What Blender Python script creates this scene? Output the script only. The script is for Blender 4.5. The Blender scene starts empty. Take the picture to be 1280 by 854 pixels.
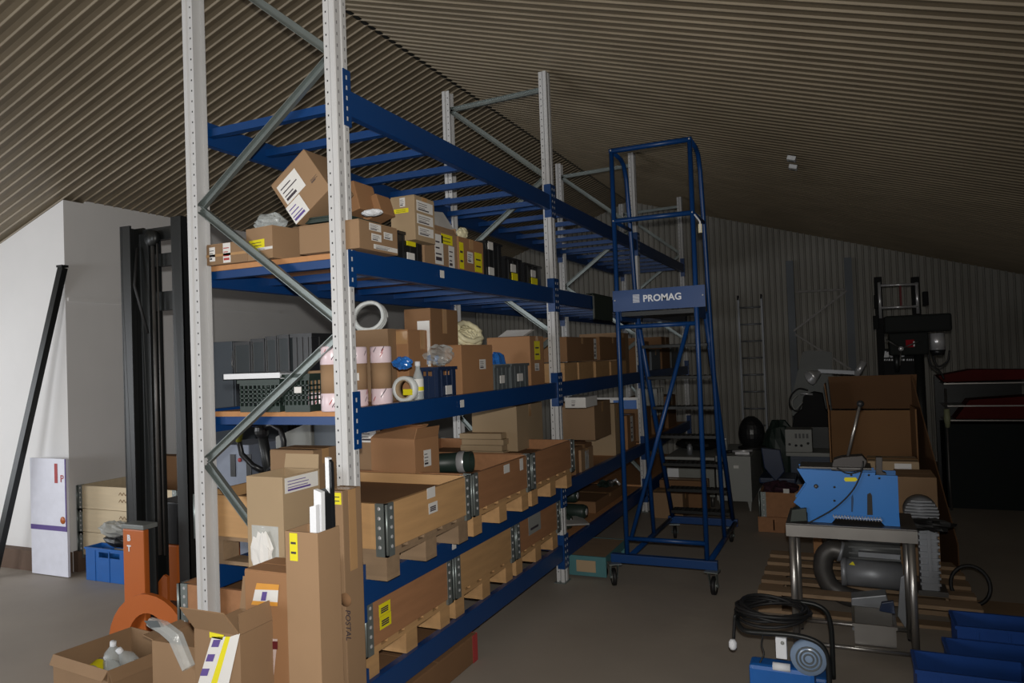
import bpy, bmesh, math, random
from mathutils import Vector, Matrix, Euler
random.seed(7)
SC = bpy.context.scene; COL = SC.collection
PI = math.pi
def R(d): return d * PI / 180

# ------------------------------------------------------------------ camera
FPX = 923.746; YAW = 0.418828; PIT = 0.0225015; ROL = -0.036236
CP = Vector((1.91954, -2.56476, 1.66049))
FW = Vector((-math.sin(YAW) * math.cos(PIT), math.cos(YAW) * math.cos(PIT), math.sin(PIT)))
R0 = Vector((math.cos(YAW), math.sin(YAW), 0)); U0 = R0.cross(FW)
RT = math.cos(ROL) * R0 + math.sin(ROL) * U0
UP = -math.sin(ROL) * R0 + math.cos(ROL) * U0
cd = bpy.data.cameras.new('camera'); co = bpy.data.objects.new('camera', cd); COL.objects.link(co)
mw = Matrix.Identity(4)
for i in range(3):
    mw[i][0] = RT[i]; mw[i][1] = UP[i]; mw[i][2] = -FW[i]; mw[i][3] = CP[i]
co.matrix_world = mw
cd.sensor_width = 36; cd.lens = 36 * FPX / 1280; cd.clip_start = .05; cd.clip_end = 100
SC.camera = co

# where the sight line through a photograph point meets the plane <axis> = value (used to measure the real sizes of things)
def P(px, py, ax, v):
    d = RT * ((px - 640) / FPX) + UP * ((427 - py) / FPX) + FW
    return CP + d * ((v - CP[ax]) / d[ax])
def pj(p):
    d = Vector(p) - CP; z = d.dot(FW)
    return 640 + FPX * d.dot(RT) / z, 427 - FPX * d.dot(UP) / z
def YP(px, x, z):
    lo, hi = -1.5, 9.2
    for _ in range(40):
        m = (lo + hi) / 2
        if pj((x, m, z))[0] < px: lo = m
        else: hi = m
    return lo
def XP(px, y, z):
    lo, hi = -7., 6.
    for _ in range(40):
        m = (lo + hi) / 2
        if pj((m, y, z))[0] < px: lo = m
        else: hi = m
    return lo
def ZP(py, x, y):
    lo, hi = -.5, 5.
    for _ in range(40):
        m = (lo + hi) / 2
        if pj((x, y, m))[1] > py: lo = m
        else: hi = m
    return lo

# ------------------------------------------------------------------ materials
MATS = {}
def lin(c):
    return tuple(((x / 255) / 12.92 if x / 255 <= .04045 else ((x / 255 + .055) / 1.055) ** 2.4) for x in c) + (1,)
def mat(name, c, rough=.6, metal=0., ns=12., na=.12, bump=0., alpha=1., trans=0., vary=0., stretch=None, spec=.5, emit=0):
    if name in MATS: return MATS[name]
    m = bpy.data.materials.new(name); m.use_nodes = True
    nt = m.node_tree; b = nt.nodes['Principled BSDF']
    c = lin(c)
    tc = nt.nodes.new('ShaderNodeTexCoord'); mp = nt.nodes.new('ShaderNodeMapping')
    if stretch: mp.inputs['Scale'].default_value = stretch
    nt.links.new(tc.outputs['Object'], mp.inputs['Vector'])
    n = nt.nodes.new('ShaderNodeTexNoise'); n.inputs['Scale'].default_value = ns; n.inputs['Detail'].default_value = 5
    nt.links.new(mp.outputs['Vector'], n.inputs['Vector'])
    mx = nt.nodes.new('ShaderNodeMix'); mx.data_type = 'RGBA'
    mx.inputs['A'].default_value = tuple(min(1, x * (1 - na)) for x in c[:3]) + (1,)
    mx.inputs['B'].default_value = tuple(min(1, x * (1 + na)) for x in c[:3]) + (1,)
    nt.links.new(n.outputs['Fac'], mx.inputs['Factor'])
    last = mx.outputs['Result']
    if vary:
        oi = nt.nodes.new('ShaderNodeObjectInfo'); mr = nt.nodes.new('ShaderNodeMapRange')
        mr.inputs['To Min'].default_value = 1 - vary; mr.inputs['To Max'].default_value = 1 + vary
        nt.links.new(oi.outputs['Random'], mr.inputs['Value'])
        hs = nt.nodes.new('ShaderNodeHueSaturation'); nt.links.new(mr.outputs['Result'], hs.inputs['Value'])
        nt.links.new(last, hs.inputs['Color']); last = hs.outputs['Color']
    nt.links.new(last, b.inputs['Base Color'])
    b.inputs['Roughness'].default_value = rough; b.inputs['Metallic'].default_value = metal
    b.inputs['Specular IOR Level'].default_value = spec
    if trans: b.inputs['Transmission Weight'].default_value = trans; b.inputs['IOR'].default_value = 1.2
    if alpha < 1: b.inputs['Alpha'].default_value = alpha
    if emit:
        b.inputs['Emission Color'].default_value = c; b.inputs['Emission Strength'].default_value = emit
    if bump:
        bp = nt.nodes.new('ShaderNodeBump'); bp.inputs['Strength'].default_value = bump; bp.inputs['Distance'].default_value = .01
        nt.links.new(n.outputs['Fac'], bp.inputs['Height']); nt.links.new(bp.outputs['Normal'], b.inputs['Normal'])
    MATS[name] = m
    return m
card = mat('cardboard', (146, 118, 90), .8, ns=5, na=.10, vary=.12, spec=.2)
card2 = mat('cardboard_orange', (156, 116, 82), .8, ns=5, na=.10, vary=.08, spec=.2)
card3 = mat('cardboard_pale', (164, 142, 113), .8, ns=5, na=.08, vary=.06, spec=.2)
cardd = mat('cardboard_dark', (128, 96, 68), .85, ns=5, na=.12, vary=.08, spec=.2)
tape = mat('packing_tape', (178, 140, 98), .25, ns=20, na=.08)
white = mat('label_paper', (218, 216, 212), .6, na=.03)
yellow = mat('yellow_label', (226, 214, 20), .6, na=.06)
ink = mat('print_ink', (60, 52, 60), .7)
purple = mat('purple_print', (92, 72, 140), .6)
red = mat('red_print', (170, 60, 60), .6)
blue = mat('rack_blue', (8, 58, 114), .38, ns=3, na=.10)
postw = mat('post_white', (196, 196, 196), .45, ns=6, na=.05)
hole = mat('punched_hole', (26, 26, 30), .9)
galv = mat('galvanised_steel', (134, 142, 140), .38, .6, ns=8, na=.2)
board = mat('chipboard', (186, 134, 88), .8, ns=40, na=.16, bump=.1)
wood = mat('pine_wood', (184, 144, 98), .7, ns=3, na=.24, stretch=(1, 9, 9), vary=.10, bump=.1)
woody = mat('pine_wood_crosswise', (184, 144, 98), .7, ns=3, na=.24, stretch=(9, 1, 9), vary=.10, bump=.1)
woodg = mat('weathered_wood', (142, 118, 92), .8, ns=3, na=.25, stretch=(2, 8, 8), vary=.10, bump=.15)
woodr = mat('reddish_wood', (158, 112, 76), .75, ns=3, na=.22, stretch=(9, 1, 9), vary=.06, bump=.1)
black = mat('black_plastic', (30, 31, 33), .35, na=.1)
mattb = mat('matt_black', (26, 26, 27), .6, na=.1, spec=.12)
blackm = mat('black_steel', (34, 36, 36), .4, .3, na=.15)
dgreen = mat('dark_green_plastic', (38, 52, 46), .45, na=.1)
greyp = mat('grey_plastic', (88, 94, 96), .5, na=.1)
navy = mat('dark_blue_plastic', (30, 46, 76), .4, na=.1)
bluep = mat('blue_plastic', (30, 96, 172), .4, na=.12)
orange = mat('orange_paint', (186, 98, 40), .4, ns=4, na=.08)
steel = mat('brushed_steel', (165, 162, 158), .33, .85, ns=6, na=.2)
dsteel = mat('dark_steel', (92, 90, 88), .45, .6, ns=9, na=.3)
chrome = mat('chrome', (222, 222, 224), .28, .55)
alu = mat('cast_aluminium', (142, 145, 150), .48, .45, ns=14, na=.15)
rubber = mat('black_rubber', (20, 20, 21), .6, na=.1)
greym = mat('grey_enamel', (146, 148, 144), .5, ns=4, na=.05)
bluegrey = mat('blue_grey_enamel', (98, 106, 114), .5, ns=4, na=.06)
creamh = mat('cream_hose', (222, 214, 178), .5, na=.06)
whiteh = mat('white_hose', (214, 218, 216), .4, na=.04)
film = mat('clear_plastic_film', (225, 232, 232), .12, ns=18, na=.1, alpha=.34, bump=.8)
filmb = mat('blue_plastic_film', (40, 110, 190), .2, ns=18, na=.2, alpha=.85, bump=.8)
whitef = mat('white_foam', (226, 228, 232), .7, na=.03)
pinkw = mat('pink_printed_film', (226, 206, 212), .3, ns=10, na=.06)
notchb = mat('sky_blue_paint', (30, 112, 188), .42, ns=5, na=.08)
teal = mat('teal_paint', (70, 118, 122), .6, ns=6, na=.2)

# ------------------------------------------------------------------ mesh builder
class M:
    def __init__(s): s.v = []; s.f = []; s.m = []; s.s = []
    def add(s, vs, fs, mi=0, sm=False, T=None):
        k = len(s.v)
        s.v += [(T @ Vector(v)) if T else Vector(v) for v in vs]
        for f in fs: s.f.append([i + k for i in f]); s.m.append(mi); s.s.append(sm)
        return s
    def box(s, x0, x1, y0, y1, z0, z1, mi=0, T=None):
        if x0 > x1: x0, x1 = x1, x0
        if y0 > y1: y0, y1 = y1, y0
        if z0 > z1: z0, z1 = z1, z0
        vs = [(x, y, z) for z in (z0, z1) for y in (y0, y1) for x in (x0, x1)]
        return s.add(vs, [(0, 2, 3, 1), (4, 5, 7, 6), (0, 1, 5, 4), (2, 6, 7, 3), (0, 4, 6, 2), (1, 3, 7, 5)], mi, False, T)
    def tube(s, pts, r, n=8, mi=0, closed=False, cap=True, sm=True, T=None):
        pts = [Vector(p) for p in pts]; k = len(pts)
        rs = r if isinstance(r, (list, tuple)) else [r] * k
        vs = []; prev = None
        for i, p in enumerate(pts):
            if closed: t = (pts[(i + 1) % k] - pts[i - 1])
            else: t = pts[min(i + 1, k - 1)] - pts[max(i - 1, 0)]
            t = t.normalized() if t.length > 1e-9 else Vector((0, 0, 1))
            if prev is None: a = t.orthogonal().normalized()
            else:
                a = prev - t * prev.dot(t)
                a = a.normalized() if a.length > 1e-6 else t.orthogonal().normalized()
            prev = a; b = t.cross(a)
            for j in range(n):
                w = 2 * PI * (j + .5) / n
                vs.append(p + (a * math.cos(w) + b * math.sin(w)) * rs[i])
        fs = []
        for i in range(k if closed else k - 1):
            q = (i + 1) % k
            for j in range(n):
                fs.append((i * n + j, i * n + (j + 1) % n, q * n + (j + 1) % n, q * n + j))
        s.add(vs, fs, mi, sm, T)
        if cap and not closed:
            s.add(vs[:n], [list(range(n))[::-1]], mi, False, T); s.add(vs[-n:], [list(range(n))], mi, False, T)
        return s
    def bar(s, a, b, w, h=None, mi=0, up=(0, 0, 1)):          # rectangular bar from a to b
        a = Vector(a); b = Vector(b); h = h or w
        t = (b - a).normalized(); u = Vector(up)
        x = t.cross(u)
        x = x.normalized() if x.length > 1e-4 else t.orthogonal().normalized()
        y = x.cross(t)
        vs = [p + x * (i * w / 2) + y * (j * h / 2) for p in (a, b) for i, j in ((-1, -1), (1, -1), (1, 1), (-1, 1))]
        return s.add(vs, [(3, 2, 1, 0), (4, 5, 6, 7), (0, 1, 5, 4), (1, 2, 6, 5), (2, 3, 7, 6), (3, 0, 4, 7)], mi)
    def lathe(s, prof, n=20, mi=0, T=None, sm=True):           # profile (r, z) round z
        vs = [(r * math.cos(2 * PI * j / n), r * math.sin(2 * PI * j / n), z) for r, z in prof for j in range(n)]
        fs = [(i * n + j, i * n + (j + 1) % n, (i + 1) * n + (j + 1) % n, (i + 1) * n + j) for i in range(len(prof) - 1) for j in range(n)]
        return s.add(vs, fs, mi, sm, T)
    def prism(s, pts, d, mi=0):                                # 3D polygon pushed along vector d
        pts = [Vector(p) for p in pts]; d = Vector(d); n = len(pts)
        return s.add(pts + [p + d for p in pts], [list(range(n)), list(range(n, 2 * n))[::-1]] + [(i, i + n, (i + 1) % n + n, (i + 1) % n) for i in range(n)], mi)
    def lump(s, c, r, seed=0, n=10, mi=0, amp=.25, T=None):    # crumpled blob
        rnd = random.Random(seed); vs = []
        for i in range(n + 1):
            th = PI * i / n
            for j in range(n * 2):
                ph = PI * j / n
                k = 1 + (rnd.random() - .5) * 2 * amp * (0 if i in (0, n) else 1)
                vs.append((c[0] + r[0] * k * math.sin(th) * math.cos(ph), c[1] + r[1] * k * math.sin(th) * math.sin(ph), c[2] + r[2] * k * math.cos(th)))
        w = n * 2
        return s.add(vs, [(i * w + j, (i + 1) * w + j, (i + 1) * w + (j + 1) % w, i * w + (j + 1) % w) for i in range(n) for j in range(w)], mi, False, T)
MW = {}
def build(m, name, mats, parent=None, bev=0, local=False):
    if not isinstance(mats, (list, tuple)): mats = [mats]
    vs = m.v
    org = None
    if parent is not None:
        if not local:
            inv = MW[parent.name].inverted(); vs = [inv @ v for v in vs]
    else:
        xs = [v.x for v in vs]; ys = [v.y for v in vs]; zs = [v.z for v in vs]
        org = Vector(((min(xs) + max(xs)) / 2, (min(ys) + max(ys)) / 2, min(zs)))
        vs = [v - org for v in vs]
    me = bpy.data.meshes.new(name)
    me.from_pydata([tuple(v) for v in vs], [], m.f)
    for mt in mats: me.materials.append(mt)
    me.polygons.foreach_set('material_index', m.m); me.polygons.foreach_set('use_smooth', m.s)
    bm = bmesh.new(); bm.from_mesh(me); bmesh.ops.remove_doubles(bm, verts=bm.verts, dist=1e-6)
    bmesh.ops.recalc_face_normals(bm, faces=bm.faces)
    if bev: bmesh.ops.bevel(bm, geom=list(bm.edges), offset=bev, segments=2, affect='EDGES', profile=.6)
    bm.to_mesh(me); bm.free(); me.update()
    o = bpy.data.objects.new(name, me); COL.objects.link(o)
    if parent is not None: o.parent = parent; MW[o.name] = MW[parent.name]
    else: o.location = org; MW[o.name] = Matrix.Translation(org)
    return o
def thing(name, label, cat, loc=(0, 0, 0), rz=0, group=None, rot=None):
    o = bpy.data.objects.new(name, None); COL.objects.link(o)
    o.empty_display_size = .1
    o.location = loc; e = Euler(rot if rot else (0, 0, rz)); o.rotation_euler = e
    MW[o.name] = Matrix.Translation(Vector(loc)) @ e.to_matrix().to_4x4()
    o['label'] = label; o['category'] = cat
    if group: o['group'] = group
    return o
def tag(o, label, cat, group=None):
    o['label'] = label; o['category'] = cat
    if group: o['group'] = group
    return o
def struct(o): o['kind'] = 'structure'; return o
def dup(r, loc, label, group=None, rz=None):
    def cp(o, par):
        c = o.copy(); COL.objects.link(c)
        if par is not None: c.parent = par
        for ch in [x for x in ALLCH.get(o.name, [])]: cp(ch, c)
        return c
    ALLCH.clear()
    for o in COL.objects:
        if o.parent: ALLCH.setdefault(o.parent.name, []).append(o)
    c = cp(r, None); c.location = loc
    if rz is not None: c.rotation_euler[2] = rz
    c['label'] = label
    if group: c['group'] = group
    MW[c.name] = Matrix.Translation(Vector(loc)) @ c.rotation_euler.to_matrix().to_4x4()
    return c
ALLCH = {}
def textmesh(txt, size, name, mt, parent, T, ext=.001, bold=0):
    cu = bpy.data.curves.new(name + '_curve', 'FONT'); cu.body = txt; cu.size = size; cu.extrude = ext; cu.offset = bold
    cu.align_x = 'CENTER'; cu.align_y = 'CENTER'; cu.resolution_u = 3
    t = bpy.data.objects.new('tmp_text', cu); COL.objects.link(t)
    dg = bpy.context.evaluated_depsgraph_get()
    me = bpy.data.meshes.new_from_object(t.evaluated_get(dg)); bpy.data.objects.remove(t)
    me.materials.clear(); me.materials.append(mt); me.name = name
    me.transform((MW[parent.name].inverted() if parent else Matrix.Identity(4)) @ T)
    o = bpy.data.objects.new(name, me); COL.objects.link(o); o.parent = parent
    if parent: MW[o.name] = MW[parent.name]
    return o

# carton: world box x0..x1, y0..y1, z0..z1, turned rz about its base centre
# labels: (face, u0, v0, u1, v1, kind) on face F (near, -Y), R (aisle, +X), T (top)
def face_rect(sx, sy, sz, face, u0, v0, u1, v1, e):
    if face == 'F': f = lambda u, v, d: (-sx / 2 + u * sx, -sy / 2 - d, v * sz)
    elif face == 'R': f = lambda u, v, d: (sx / 2 + d, -sy / 2 + u * sy, v * sz)
    else: f = lambda u, v, d: (-sx / 2 + u * sx, -sy / 2 + v * sy, sz + d)
    return [f(u0, v0, e), f(u1, v0, e), f(u1, v1, e), f(u0, v1, e)], f
def add_labels(root, sx, sy, sz, labels):
    for lb in labels:
        face, u0, v0, u1, v1, kind = lb
        m = M(); q, f = face_rect(sx, sy, sz, face, u0, v0, u1, v1, .0012)
        d = Vector(f(0, 0, -.0008)) - Vector(f(0, 0, 0))
        m.prism(q, d, 0)
        mats = {'w': [white, ink], 'y': [yellow, ink], 'p': [white, purple], 'r': [white, red], 't': [tape, ink], 'k': [ink, ink], 'c': [film, ink], 'pr': [ink, ink]}[kind]
        if kind == 'pr':      # print straight on the board: bars only
            m = M()
        if kind in 'wpr' or kind == 'pr':
            rnd = random.Random(int(u0 * 997 + v0 * 331)); n = 4
            for i in range(n):
                a = .12 + i * .2; L = .45 + rnd.random() * .4
                uu0 = u0 + (u1 - u0) * .08; uu1 = u0 + (u1 - u0) * (.08 + L * .9)
                vv0 = v0 + (v1 - v0) * a; vv1 = v0 + (v1 - v0) * (a + (.05 if i else .12))
                q2, _ = face_rect(sx, sy, sz, face, uu0, vv0, uu1, vv1, .0018)
                m.prism(q2, d * .7, 1)
        if kind == 'y':
            for i in range(2):
                q2, _ = face_rect(sx, sy, sz, face, u0 + (u1 - u0) * .15, v0 + (v1 - v0) * (.25 + .35 * i), u0 + (u1 - u0) * .8, v0 + (v1 - v0) * (.33 + .35 * i), .0018)
                m.prism(q2, d * .7, 1)
        nm = {'w': 'label', 'y': 'yellow_label', 'p': 'label', 'r': 'label', 't': 'tape', 'k': 'black_marking', 'c': 'document_pouch', 'pr': 'printed_mark'}[kind]
        build(m, nm, mats, root, local=True)
def carton(label, x0, x1, y0, y1, z0, z1, mt=card, rz=0, rot=None, labels=(), tapes=True, open_=None, group=None, name='cardboard_box', lean=None):
    sx, sy, sz = abs(x1 - x0), abs(y1 - y0), z1 - z0
    root = thing(name, label, 'box', ((x0 + x1) / 2, (y0 + y1) / 2, z0), rz, group, rot)
    m = M(); t = .004
    if open_ is None:
        m.box(-sx / 2, sx / 2, -sy / 2, sy / 2, 0, sz - .004)
        build(m, 'body', mt, root, bev=min(.004, sx / 8), local=True)
        m = M(); m.box(-sx / 2 + .002, sx / 2 - .002, -sy / 2 + .002, -.002, sz - .0045, sz); build(m, 'flap', mt, root, local=True)
        m = M(); m.box(-sx / 2 + .002, sx / 2 - .002, .002, sy / 2 - .002, sz - .0045, sz); build(m, 'flap', mt, root, local=True)
        if tapes:
            m = M(); w = .024
            m.box(-sx / 2 - .001, sx / 2 + .001, -w, w, sz, sz + .0008)
            m.box(-sx / 2 - .001, -sx / 2, -w, w, sz * .72, sz + .0008); m.box(sx / 2, sx / 2 + .001, -w, w, sz * .72, sz + .0008)
            build(m, 'tape', tape, root, local=True)
    else:
        m.box(-sx / 2, sx / 2, -sy / 2, -sy / 2 + t, 0, sz); m.box(-sx / 2, sx / 2, sy / 2 - t, sy / 2, 0, sz)
        m.box(-sx / 2, -sx / 2 + t, -sy / 2 + t, sy / 2 - t, 0, sz); m.box(sx / 2 - t, sx / 2, -sy / 2 + t, sy / 2 - t, 0, sz)
        m.box(-sx / 2 + t, sx / 2 - t, -sy / 2 + t, sy / 2 - t, 0, t)
        build(m, 'body', mt, root, local=True)
        for side, ang, ln in open_:                      # flap angle: 0 = straight up, 90 = level outwards, 180 = hanging
            a = R(ang); m = M(); L = ln
            if side in 'NS':
                sg = 1 if side == 'N' else -1
                b = Vector((0, sg * (sy / 2 - t / 2), sz + .001)); d = Vector((0, sg * math.sin(a), math.cos(a))); w = Vector((sx / 2 - .002, 0, 0))
            else:
                sg = 1 if side == 'E' else -1
                b = Vector((sg * (sx / 2 - t / 2), 0, sz + .001)); d = Vector((sg * math.sin(a), 0, math.cos(a))); w = Vector((0, sy / 2 - .002, 0))
            nrm = d.cross(w).normalized() * t
            m.prism([b - w - nrm / 2, b + w - nrm / 2, b + w * .96 + d * L - nrm / 2, b - w * .96 + d * L - nrm / 2], nrm)
            build(m, 'flap', mt, root, local=True)
    add_labels(root, sx, sy, sz, labels)
    return root
# carton measured from the photograph: front (+X) face on plane X1, seen from px pl to pr, top at py pt
def cart(label, X1, zb, pl, pr, pt, dep, lift=0, **k):
    y0 = YP(pl, X1, zb + .05); y1 = YP(pr, X1, zb + .05); z1 = ZP(pt, X1, y0)
    return carton(label, X1 - dep, X1, y0, y1, zb + lift, z1, **k)
# carton measured by its near (-Y) face on plane Y0
def cartn(label, Y0, zb, pl, pr, pt, dep, **k):
    x0 = XP(pl, Y0, zb + .05); x1 = XP(pr, Y0, zb + .05); z1 = ZP(pt, x1, Y0)
    return carton(label, x0, x1, Y0, Y0 + dep, zb, z1, **k)
# ------------------------------------------------------------------ room
ceilm = mat('roof_sheet', (128, 116, 96), .5, .15, ns=2.2, na=.28, stretch=(1, 3, 1))
wallsheet = mat('wall_sheet', (150, 147, 139), .55, .1, ns=2, na=.18, stretch=(3, 1, .6))
plaster = mat('grey_plaster', (226, 225, 224), .85, ns=3, na=.05, bump=.05)
floorm = mat('concrete_floor', (158, 149, 138), .62, ns=1.6, na=.20, bump=.04)
plinth = mat('dark_wood_plinth', (96, 76, 62), .8, ns=5, na=.2)
nt = floorm.node_tree                       # worn scuffs in the concrete, with a shape of their own
b_ = nt.nodes['Principled BSDF']
vn = nt.nodes.new('ShaderNodeTexNoise'); vn.inputs['Scale'].default_value = 9; vn.inputs['Detail'].default_value = 8; vn.inputs['Roughness'].default_value = .7
rr = nt.nodes.new('ShaderNodeValToRGB'); rr.color_ramp.elements[0].position = .58; rr.color_ramp.elements[1].position = .72
mx2 = nt.nodes.new('ShaderNodeMix'); mx2.data_type = 'RGBA'
src = b_.inputs['Base Color'].links[0].from_socket
nt.links.new(vn.outputs['Fac'], rr.inputs['Fac'])
mm = nt.nodes.new('ShaderNodeMath'); mm.operation = 'MULTIPLY'; mm.inputs[1].default_value = .35
nt.links.new(rr.outputs['Color'], mm.inputs[0]); nt.links.new(mm.outputs[0], mx2.inputs['Factor'])
nt.links.new(src, mx2.inputs['A']); mx2.inputs['B'].default_value = lin((182, 172, 158)); nt.links.new(mx2.outputs['Result'], b_.inputs['Base Color'])

XL, XR, YN, YF = -4.05, 5.2, -5.2, 9.3
XRG, ZRG, SL, SR = -1.183, 4.173, .35, .304
m = M(); m.box(-6.6, XR, YN, YF, -.1, 0); struct(build(m, 'floor', floorm))
# roof: two slopes of ribbed sheet, ribs running down the slope
def ribs(a0, a1, pitch, depth, up=0):
    pr = []; a = a0
    while a < a1:
        pr += [(a, 0), (a + pitch * .42, 0), (a + pitch * .49, depth), (a + pitch * .56, depth)] if up else [(a, 0), (a + pitch * .62, 0), (a + pitch * .74, depth), (a + pitch * .88, depth)]
        a += pitch
    pr.append((a, 0)); return pr
def slope(name, x0, z0, x1, z1):
    pr = ribs(YN, YF + .1, .0915, .0105, 1); m = M(); n = len(pr)
    vs = [(x0, y, z0 - d) for y, d in pr] + [(x1, y, z1 - d) for y, d in pr]
    vs += [(x0, y, z0 + .03) for y, d in pr] + [(x1, y, z1 + .03) for y, d in pr]
    fs = [(i, i + 1, n + i + 1, n + i) for i in range(n - 1)] + [(2 * n + i, 3 * n + i, 3 * n + i + 1, 2 * n + i + 1) for i in range(n - 1)]
    m.add(vs, fs); return struct(build(m, name, ceilm))
slope('ceiling', -6.6, ZRG - SL * (XRG + 6.6), XRG, ZRG)
slope('ceiling', XRG, ZRG, XR, ZRG - SR * (XR - XRG))
m = M(); m.bar((XRG, YN, ZRG - .004), (XRG, YF, ZRG - .004), .035, .012); struct(build(m, 'trim_1', blackm))
# far gable wall of upright ribbed sheet
pr = ribs(-6.6, XR, .087, .02)
def roofz(x): return (ZRG - SL * (XRG - x)) if x < XRG else (ZRG - SR * (x - XRG))
m = M(); n = len(pr)
vs = [(x, YF - d, 0) for x, d in pr] + [(x, YF - d, roofz(x)) for x, d in pr] + [(x, YF + .03, 0) for x, d in pr] + [(x, YF + .03, roofz(x)) for x, d in pr]
m.add(vs, [(i, i + 1, n + i + 1, n + i) for i in range(n - 1)] + [(2 * n + i, 3 * n + i, 3 * n + i + 1, 2 * n + i + 1) for i in range(n - 1)])
struct(build(m, 'wall_back', wallsheet))
m = M(); m.box(XL - .2, XL, 1.80, YF - .03, 0, 3.165); struct(build(m, 'wall_left', plaster))
m = M()
m.prism([(-6.6, 1.6, 0), (XL, 1.6, 0), (XL, 1.6, 3.14), (-6.6, 1.6, 2.26)], (0, .2, 0)); struct(build(m, 'wall_return', plaster))
m = M(); m.box(-6.7, -6.6, YN, -3.3, 0, 2.3); m.box(-6.7, -6.6, .9, 1.62, 0, 2.3); m.box(-6.7, -6.6, -3.3, .9, 0, .5); struct(build(m, 'wall_left', plaster))
m = M(); m.box(XR, XR + .1, YN, YF, 0, 2.24); struct(build(m, 'wall_right', wallsheet))
m = M(); m.box(-6.6, -4.0, YN - .1, YN, 0, 2.2); m.box(-1.6, XR, YN - .1, YN, 0, 2.2); m.box(-4.0, -1.6, YN - .1, YN, 0, .9); m.prism([(-6.6, YN, 2.2), (XR, YN, 2.2), (XRG, YN, ZRG)], (0, -.1, 0)); struct(build(m, 'wall_front', plaster))
# daylight window in the recess at the left, outside the frame
m = M()
for y in (-3.3, -1.24, .86): m.box(-6.68, -6.62, y, y + .04, .5, 2.26)
m.box(-6.68, -6.62, -3.3, .9, .5, .54); m.box(-6.68, -6.62, -3.3, .9, 2.22, 2.26)
struct(build(m, 'window_1', greym))
m = M()
for x in (-4.0, -2.82, -1.64): m.box(x, x + .04, YN - .08, YN - .02, .9, 2.2)
m.box(-4.0, -1.6, YN - .08, YN - .02, .9, .94); m.box(-4.0, -1.6, YN - .08, YN - .02, 2.16, 2.2); struct(build(m, 'added_window', greym))  # unseen second window, added to bring more light onto the left wall
m = M(); m.box(XL, XL + .06, 1.62, YF - .1, 0, .17); struct(build(m, 'baseboard_left', plinth))
m = M(); m.box(-6.5, XL + .02, 1.52, 1.6, 0, .17); struct(build(m, 'baseboard_return', plinth))
m = M(); m.box(XL - .002, XL + .012, 1.62, 4.2, 2.28, 2.31); struct(build(m, 'trim_2', plaster))
# two small white sensors on the roof
for (a, b, lb) in ((984, 190, 'small white plastic box on the ribbed roof, upper of the pair'), (986, 201, 'small white plastic box on the ribbed roof, lower of the pair')):
    d = RT * ((a + 6 - 640) / FPX) + UP * ((427 - b - 3) / FPX) + FW
    t = (ZRG - SR * (CP.x - XRG) - CP.z) / (d.z + SR * d.x); c = CP + d * t
    t_ = thing('roof_sensor', lb, 'sensor', (c.x, c.y, c.z - .022), group='white boxes on the roof', rot=(0, math.atan(SR), 0))
    m = M(); m.box(-.035, .035, -.05, .05, -.035, 0); build(m, 'body', whitef, t_, bev=.004, local=True)
    m = M(); m.box(-.02, .02, -.03, .03, -.038, -.035); build(m, 'cover', greym, t_, local=True)

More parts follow.
